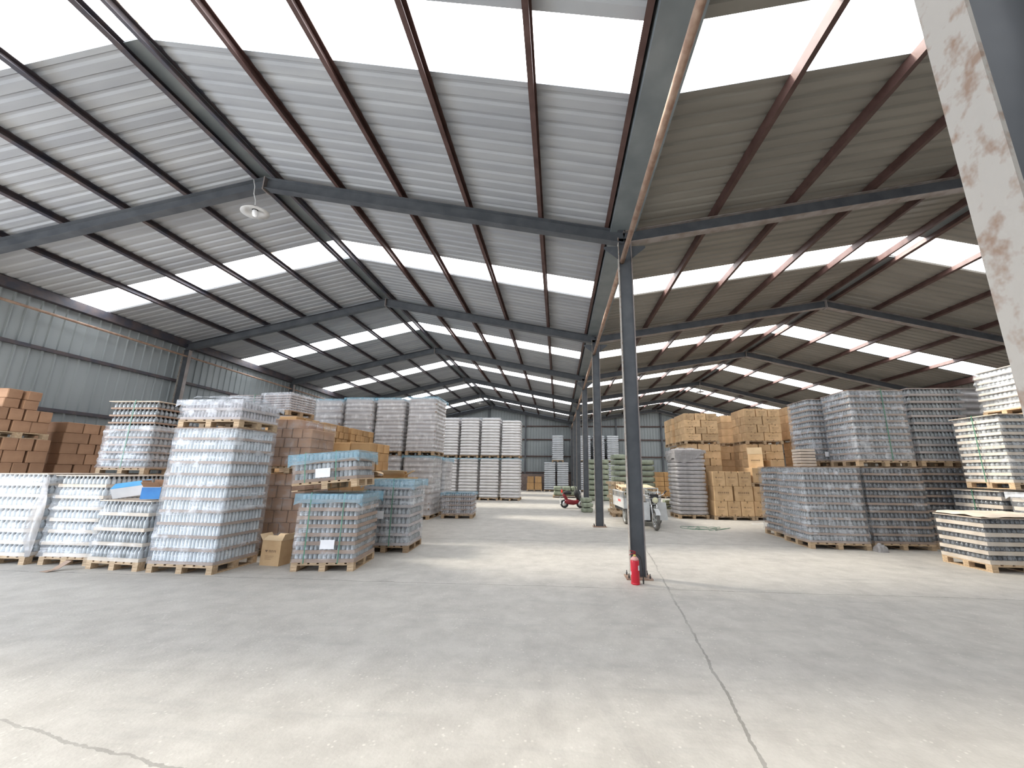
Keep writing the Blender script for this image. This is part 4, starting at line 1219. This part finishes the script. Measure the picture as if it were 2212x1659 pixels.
# ---------------------------------------------------------------- cargo tricycle
def wheel(parent, name, r, w, loc, axis='x', rim='grey_paint', spokes=14):
    o = MB().lathe([(r - 0.07, -w / 2 * 0.7), (r - 0.02, -w / 2), (r - 0.003, -w / 4), (r, 0), (r - 0.003, w / 4), (r - 0.02, w / 2), (r - 0.07, w / 2 * 0.7), (r - 0.07, -w / 2 * 0.7)], 32, axis='x', cap=False).build(name, 'dusty_tyre', parent, True, loc)
    MB().lathe([(r - 0.072, -w * 0.38), (r - 0.062, -w * 0.3), (r - 0.062, w * 0.3), (r - 0.072, w * 0.38), (r - 0.085, 0), (r - 0.072, -w * 0.38)], 28, axis='x', cap=False).build('rim', rim, o, True)
    m2 = MB().lathe([(0.035, -0.05), (0.035, 0.05)], 12, axis='x')
    for k in range(spokes):
        a = 2 * PI * k / spokes
        m2.tube([(0.02 * (-1) ** k, 0.03 * math.cos(a), 0.03 * math.sin(a)), (0, (r - 0.075) * math.cos(a + 0.15), (r - 0.075) * math.sin(a + 0.15))], 0.004, 5)
    m2.build('spoked_hub', 'grey_paint', o)
    return o
tr = thing('cargo_tricycle', 'white motor cargo tricycle facing the camera behind the nearest columns', 'tricycle', (2.80, 11.33, 0), math.radians(3))
wheel(tr, 'front_wheel', 0.28, 0.09, (0, 0, 0.28), rim='chrome')
for sx in (-1, 1):
    wheel(tr, 'rear_wheel', 0.26, 0.10, (sx * 0.52 - 0.05, 1.30, 0.26), rim='white_paint')
    MB().tube([(sx * 0.075, -0.0, 0.28), (sx * 0.075, 0.06, 0.50), (sx * 0.07, 0.17, 0.85)], [0.02, 0.024, 0.022], 10).build('fork_leg', 'chrome', tr, True)
# mudguard over the front wheel
mb = MB()
vs = []
for i in range(11):
    a = math.radians(30 + 85 * i / 10)
    for x in (-0.065, 0.065):
        vs.append((x, -0.315 * math.cos(a), 0.28 + 0.315 * math.sin(a)))
mb.add(vs, [(2 * i, 2 * i + 1, 2 * i + 3, 2 * i + 2) for i in range(10)])
o = mb.build('mudguard', 'white_paint', tr)
md = o.modifiers.new('t', 'SOLIDIFY')
md.thickness = 0.006
h = MB().lathe([(0.03, 0.10), (0.075, 0.06), (0.092, 0.0), (0.092, -0.02)], 20, axis='y').build('headlamp', 'chrome', tr, True, (0, -0.02, 0.83))
MB().lathe([(0.086, 0.0), (0.07, -0.02), (0.03, -0.032), (0.003, -0.035)], 20, axis='y').build('lamp_lens', 'lens', h, True, (0, -0.02, 0))
MB().box(-0.10, 0.04, 0.88, 0.12, 0.20, 0.99).build('instrument_cover', 'black', tr)
MB().tube([(-0.40, 0.30, 1.04), (-0.30, 0.20, 0.97), (-0.10, 0.12, 0.92), (0.10, 0.12, 0.92), (0.30, 0.20, 0.97), (0.40, 0.30, 1.04)], 0.013, 8).build('handlebar', 'chrome', tr, True)
for sx in (-1, 1):
    MB().tube([(sx * 0.36, 0.26, 1.01), (sx * 0.46, 0.36, 1.07)], 0.02, 8).build('grip', 'black', tr, True)
    o = MB().box(-0.16, -0.01, -0.25, 0.16, 0.01, 0.25).build('leg_shield', 'white_paint', tr, loc=(sx * 0.26, 0.22, 0.50))
    o.rotation_euler = (math.radians(-8), 0, sx * math.radians(14))
    MB().tube([(sx * 0.42, 0.20, 0.62), (sx * 0.50, 0.16, 0.66)], 0.022, 8).build('turn_signal', 'black', tr, True)
MB().box(-0.14, 0.24, 0.68, 0.14, 0.34, 0.76).build('apron_cap', 'white_paint', tr)
MB().bar((0, 0.22, 0.84), (0, 0.45, 0.35), 0.07, 0.07).build('frame_tube', 'black', tr)
MB().box(-0.16, 0.42, 0.18, 0.16, 1.0, 0.34).build('engine_block', 'black', tr)
MB().box(-0.22, 0.55, 0.62, 0.22, 0.98, 0.72).build('seat', 'black', tr)
MB().box(-0.25, 0.45, 0.34, 0.25, 0.98, 0.62).build('seat_box', 'grey_paint', tr)
mb = MB()
for a, b in (((-0.42, 1.02, 0.60), (-0.42, 1.02, 1.12)), ((0.42, 1.02, 0.60), (0.42, 1.02, 1.12)), ((-0.42, 1.02, 1.12), (0.42, 1.02, 1.12)), ((-0.42, 1.02, 0.86), (0.42, 1.02, 0.86))):
    mb.tube([a, b], 0.016, 8)
mb.build('headboard_rail', 'white_paint', tr, True)
MB().box(-0.40, 1.00, 0.66, 0.0, 1.012, 1.10).build('cardboard_panel', 'tray_pale', tr)
# cargo bed: floor, boards and slotted upper rail on every side
bx0, bx1, by0, by1, bz0, bz1 = -0.66, 0.50, 1.06, 2.75, 0.50, 0.86
MB().box(bx0, by0, bz0, bx1, by1, bz0 + 0.03).build('bed_floor', 'grey_paint', tr)
for a, b in (((bx0, by0), (bx0, by1)), ((bx1, by0), (bx1, by1)), ((bx0, by0), (bx1, by0)), ((bx0, by1), (bx1, by1))):
    mb = MB()
    mb.bar((a[0], a[1], (bz0 + bz1) / 2 - 0.04), (b[0], b[1], (bz0 + bz1) / 2 - 0.04), 0.02, bz1 - bz0 - 0.06)
    mb.bar((a[0], a[1], bz1 + 0.14), (b[0], b[1], bz1 + 0.14), 0.03, 0.03)
    n = 7
    for i in range(n + 1):
        t_ = i / n
        x, y = a[0] + (b[0] - a[0]) * t_, a[1] + (b[1] - a[1]) * t_
        mb.bar((x, y, bz0 + 0.25), (x, y, bz1 + 0.14), 0.03, 0.03)
    for z in (bz0 + 0.02, bz0 + 0.16, bz1 - 0.06):
        mb.bar((a[0], a[1], z), (b[0], b[1], z), 0.034, 0.014)
    mb.build('side_panel', 'white_paint', tr)
mb = MB()
for yy in (1.5, 1.52, 1.54):
    mb.box(bx0 - 0.014, yy * 1.0 + (yy - 1.5) * 6, bz0 + 0.17, bx0 - 0.010, yy + 0.09 + (yy - 1.5) * 6, bz0 + 0.24)
mb.build('red_lettering', 'tail', tr)
for sx in (bx0 + 0.08, bx1 - 0.08):
    MB().box(sx - 0.03, 0.95, 0.38, sx + 0.03, by1, 0.49).build('chassis_rail', 'black', tr)
MB().tube([(-0.60, 1.30, 0.26), (0.50, 1.30, 0.26)], 0.03, 8).build('rear_axle', 'black', tr, True)
for sx in (-0.4, 0.3):
    MB().box(sx - 0.02, 1.27, 0.26, sx + 0.02, 1.33, 0.40).build('leaf_spring', 'black', tr)
t = thing('pallet_on_trike', 'pale wooden pallet lying tilted on the bed of the cargo tricycle', 'pallet', (2.62, 13.25, 1.035), 0, None, (math.radians(4), math.radians(0), math.radians(3)))
inst('deck', pallet_mesh(1.1, 1.0, 'wood_pale'), t)
for iy in (-1, 0, 1):
    for ix in (-1, 0, 1):
        inst('block', block_mesh('wood'), t, (ix * 0.5, iy * 0.45, 0))

# ---------------------------------------------------------------- red electric scooter
s = thing('electric_scooter', 'small dark red electric scooter with a red tail lamp, parked left of the columns', 'scooter', (0.64, 17.65, 0), math.radians(12))
for xx, nm_ in ((-0.36, 'rear_wheel'), (0.38, 'front_wheel')):
    o = MB().lathe([(0.13, -0.035), (0.175, -0.04), (0.19, 0), (0.175, 0.04), (0.13, 0.035), (0.13, -0.035)], 24, axis='y', cap=False).build(nm_, 'black', s, True, (xx, 0, 0.19))
    MB().lathe([(0.003, -0.02), (0.13, -0.03), (0.13, 0.03), (0.003, 0.02)], 18, axis='y').build('hub', 'chrome', o, True)
def body_(pts, rad, name, mat):
    MB().tube(pts, rad, 12).build(name, mat, s, True)
body_([(-0.36, 0, 0.30), (-0.20, 0, 0.28), (0.05, 0, 0.24), (0.22, 0, 0.26), (0.30, 0, 0.34)], [0.07, 0.12, 0.11, 0.09, 0.06], 'body_shell', 'dark_red')
body_([(-0.42, 0, 0.62), (-0.34, 0, 0.52), (-0.28, 0, 0.40), (-0.24, 0, 0.30)], [0.05, 0.07, 0.07, 0.06], 'rear_cowl', 'dark_red')
body_([(-0.40, 0, 0.66), (-0.25, 0, 0.68), (-0.05, 0, 0.64)], [0.05, 0.10, 0.06], 'seat', 'black')
body_([(0.34, 0, 0.22), (0.24, 0, 0.62), (0.16, 0, 0.92)], [0.025, 0.03, 0.022], 'steering_stem', 'black')
body_([(0.28, 0, 0.38), (0.20, 0, 0.60), (0.15, 0, 0.78)], [0.05, 0.11, 0.08], 'front_shield', 'black')
body_([(0.14, -0.30, 0.99), (0.15, -0.12, 0.94), (0.15, 0.12, 0.94), (0.14, 0.30, 0.99)], 0.014, 'handlebar', 'black')
body_([(0.12, 0.26, 0.98), (0.11, 0.30, 1.10)], 0.01, 'mirror_arm', 'black')
MB().lathe([(0.003, -0.01), (0.05, 0), (0.003, 0.01)], 12, 0, 0, 0, axis='x').build('mirror', 'black', s, True, (0.11, 0.31, 1.13))
MB().lathe([(0.02, -0.03), (0.075, -0.02), (0.08, 0.02), (0.04, 0.04)], 16, axis='x').build('tail_lamp', 'tail', s, True, (-0.50, -0.05, 0.74))
MB().box(-0.56, -0.10, 0.18, -0.54, 0.12, 0.46).build('mudflap', 'white_paint', s)
body_([(0.36, 0, 0.80), (0.42, 0, 0.66), (0.36, 0, 0.52)], [0.015, 0.025, 0.015], 'front_guard', 'chrome')
o = MB().tube([(1.24, 17.9, 0.0), (1.20, 17.85, 1.75)], 0.012, 6).build('broom_stick', 'white_paint', None, True)
tag(o, 'thin pale pole leaning by the columns behind the red scooter', 'pole')

# ---------------------------------------------------------------- things on the low left pallet
def print_box(label, loc, w, d, h, rot):
    t = thing('blue_box', label, 'box', loc, 0, 'blue and white boxes on the low pallet', rot)
    me = MB().box(-w / 2, -d / 2, 0, w / 2, d / 2, h - 0.003).build('box_body', 'white', t)
    MB().box(-w / 2, -d / 2, h - 0.003, w / 2, d / 2, h).build('box_lid', 'blue', t)
    return t
print_box('long box with light blue top and white side, lying on the low pallet', (-7.24, 6.14, 1.16), 0.44, 0.2, 0.18, (math.radians(24), math.radians(-10), math.radians(32)))
t = open_carton('open box with deep blue side and brown flaps on the low pallet', -6.80, 6.10, 1.085, 0.24, 0.22, 0.20, math.radians(18), ('white', 'card_r'), (2.4, 1.7, 1.9, 2.4), 'blue_box')
MB().box(-0.131, -0.115, 0.0, 0.131, -0.1105, 0.19).build('blue_panel', 'blue_d', t)
o = inst('crumpled_film', crumple(0.75, 0.22, 0.03, 'film_milky', 'crumpled_film', 9, 0.02, 14, 0.03), None, (-7.12, 6.50, 1.10))
tag(o, 'crumpled clear film lying on top of the low left bottle pallet', 'plastic film')
o = inst('crumpled_film', crumple(1.05, 0.74, 0.05, 'film_milky', 'crumpled_film2', 4, 0.02, 14, 0.05), None, (-5.84, 6.28, 2.80))
tag(o, 'crumpled white film on top of the tallest front stack', 'plastic film')
# hanging sheet between the two left pallets
mb = MB()
vs = []
for i in range(13):
    t_ = i / 12
    wdt = 0.10 + 0.10 * math.sin(t_ * PI)
    for k in range(5):
        u = k / 4 - 0.5
        vs.append((-8.74 + u * wdt + 0.03 * math.sin(t_ * 7), 6.02 + 0.03 * math.sin(u * 9 + t_ * 5), 1.42 - 1.28 * t_))
mb.add(vs, [(i * 5 + k, i * 5 + k + 1, (i + 1) * 5 + k + 1, (i + 1) * 5 + k) for i in range(12) for k in range(4)])
o = mb.build('hanging_sheet', 'film_grey', None, True)
tag(o, 'grey plastic sheet hanging in the gap between the two leftmost pallets', 'plastic sheet')
# cardboard sheet over the nearest right pallet
o = inst('cardboard_sheet', crumple(1.46, 1.0, 0.01, 'tray_pale', 'cardboard_sheet', 6, 0.05, 12, 0.018), None, (8.03, 7.62, 0.95))
tag(o, 'loose buckled cardboard sheet covering the nearest low pallet at right', 'cardboard sheet')
# torn paper scrap, rag, strap coil on the floor
o = inst('plastic_heap', crumple(0.24, 0.18, 0.12, 'grey_rag', 'plastic_heap', 2, 0.10, 10, 0.05), None, (6.90, 8.86, 0.03))
tag(o, 'small grey heap of plastic on the floor between two right pallets', 'plastic heap')
mb = MB()
for j in range(5):
    cx, cy, rx, ry = 3.95 + 0.22 * j, 11.95 - 0.05 * j, 0.28 + 0.05 * (j % 3), 0.26 + 0.06 * (j % 2)
    mb.tube([(cx + rx * math.cos(a), cy + ry * math.sin(a + 0.4 * j), 0.012 + 0.006 * math.sin(3 * a)) for a in [2 * PI * k / 22 for k in range(21)]], 0.006, 5)
tag(mb.build('strap_coil', 'strap', None, True), 'tangled green plastic strap lying on the floor right of the trike', 'strap')
o = MB().box(-0.24, -0.03, 0, 0.24, 0.03, 0.004).build('paper_strip', 'paper', loc=(6.6, 13.2, 0.001))
tag(o, 'white paper strip on the floor before the printed cartons', 'paper')
mb = MB()
mb.add([(-7.86, 5.92, 0.13), (-7.74, 5.90, 0.13), (-7.80, 5.80, 0.03), (-7.92, 5.80, 0.02), (-8.0, 5.72, 0.004), (-7.86, 5.70, 0.004)], [(0, 1, 2, 3), (3, 2, 5, 4)])
o = mb.build('torn_card', 'tray')
o.modifiers.new('t', 'SOLIDIFY').thickness = 0.004
tag(o, 'torn strip of brown card trailing onto the floor from the low left pallet', 'card scrap')
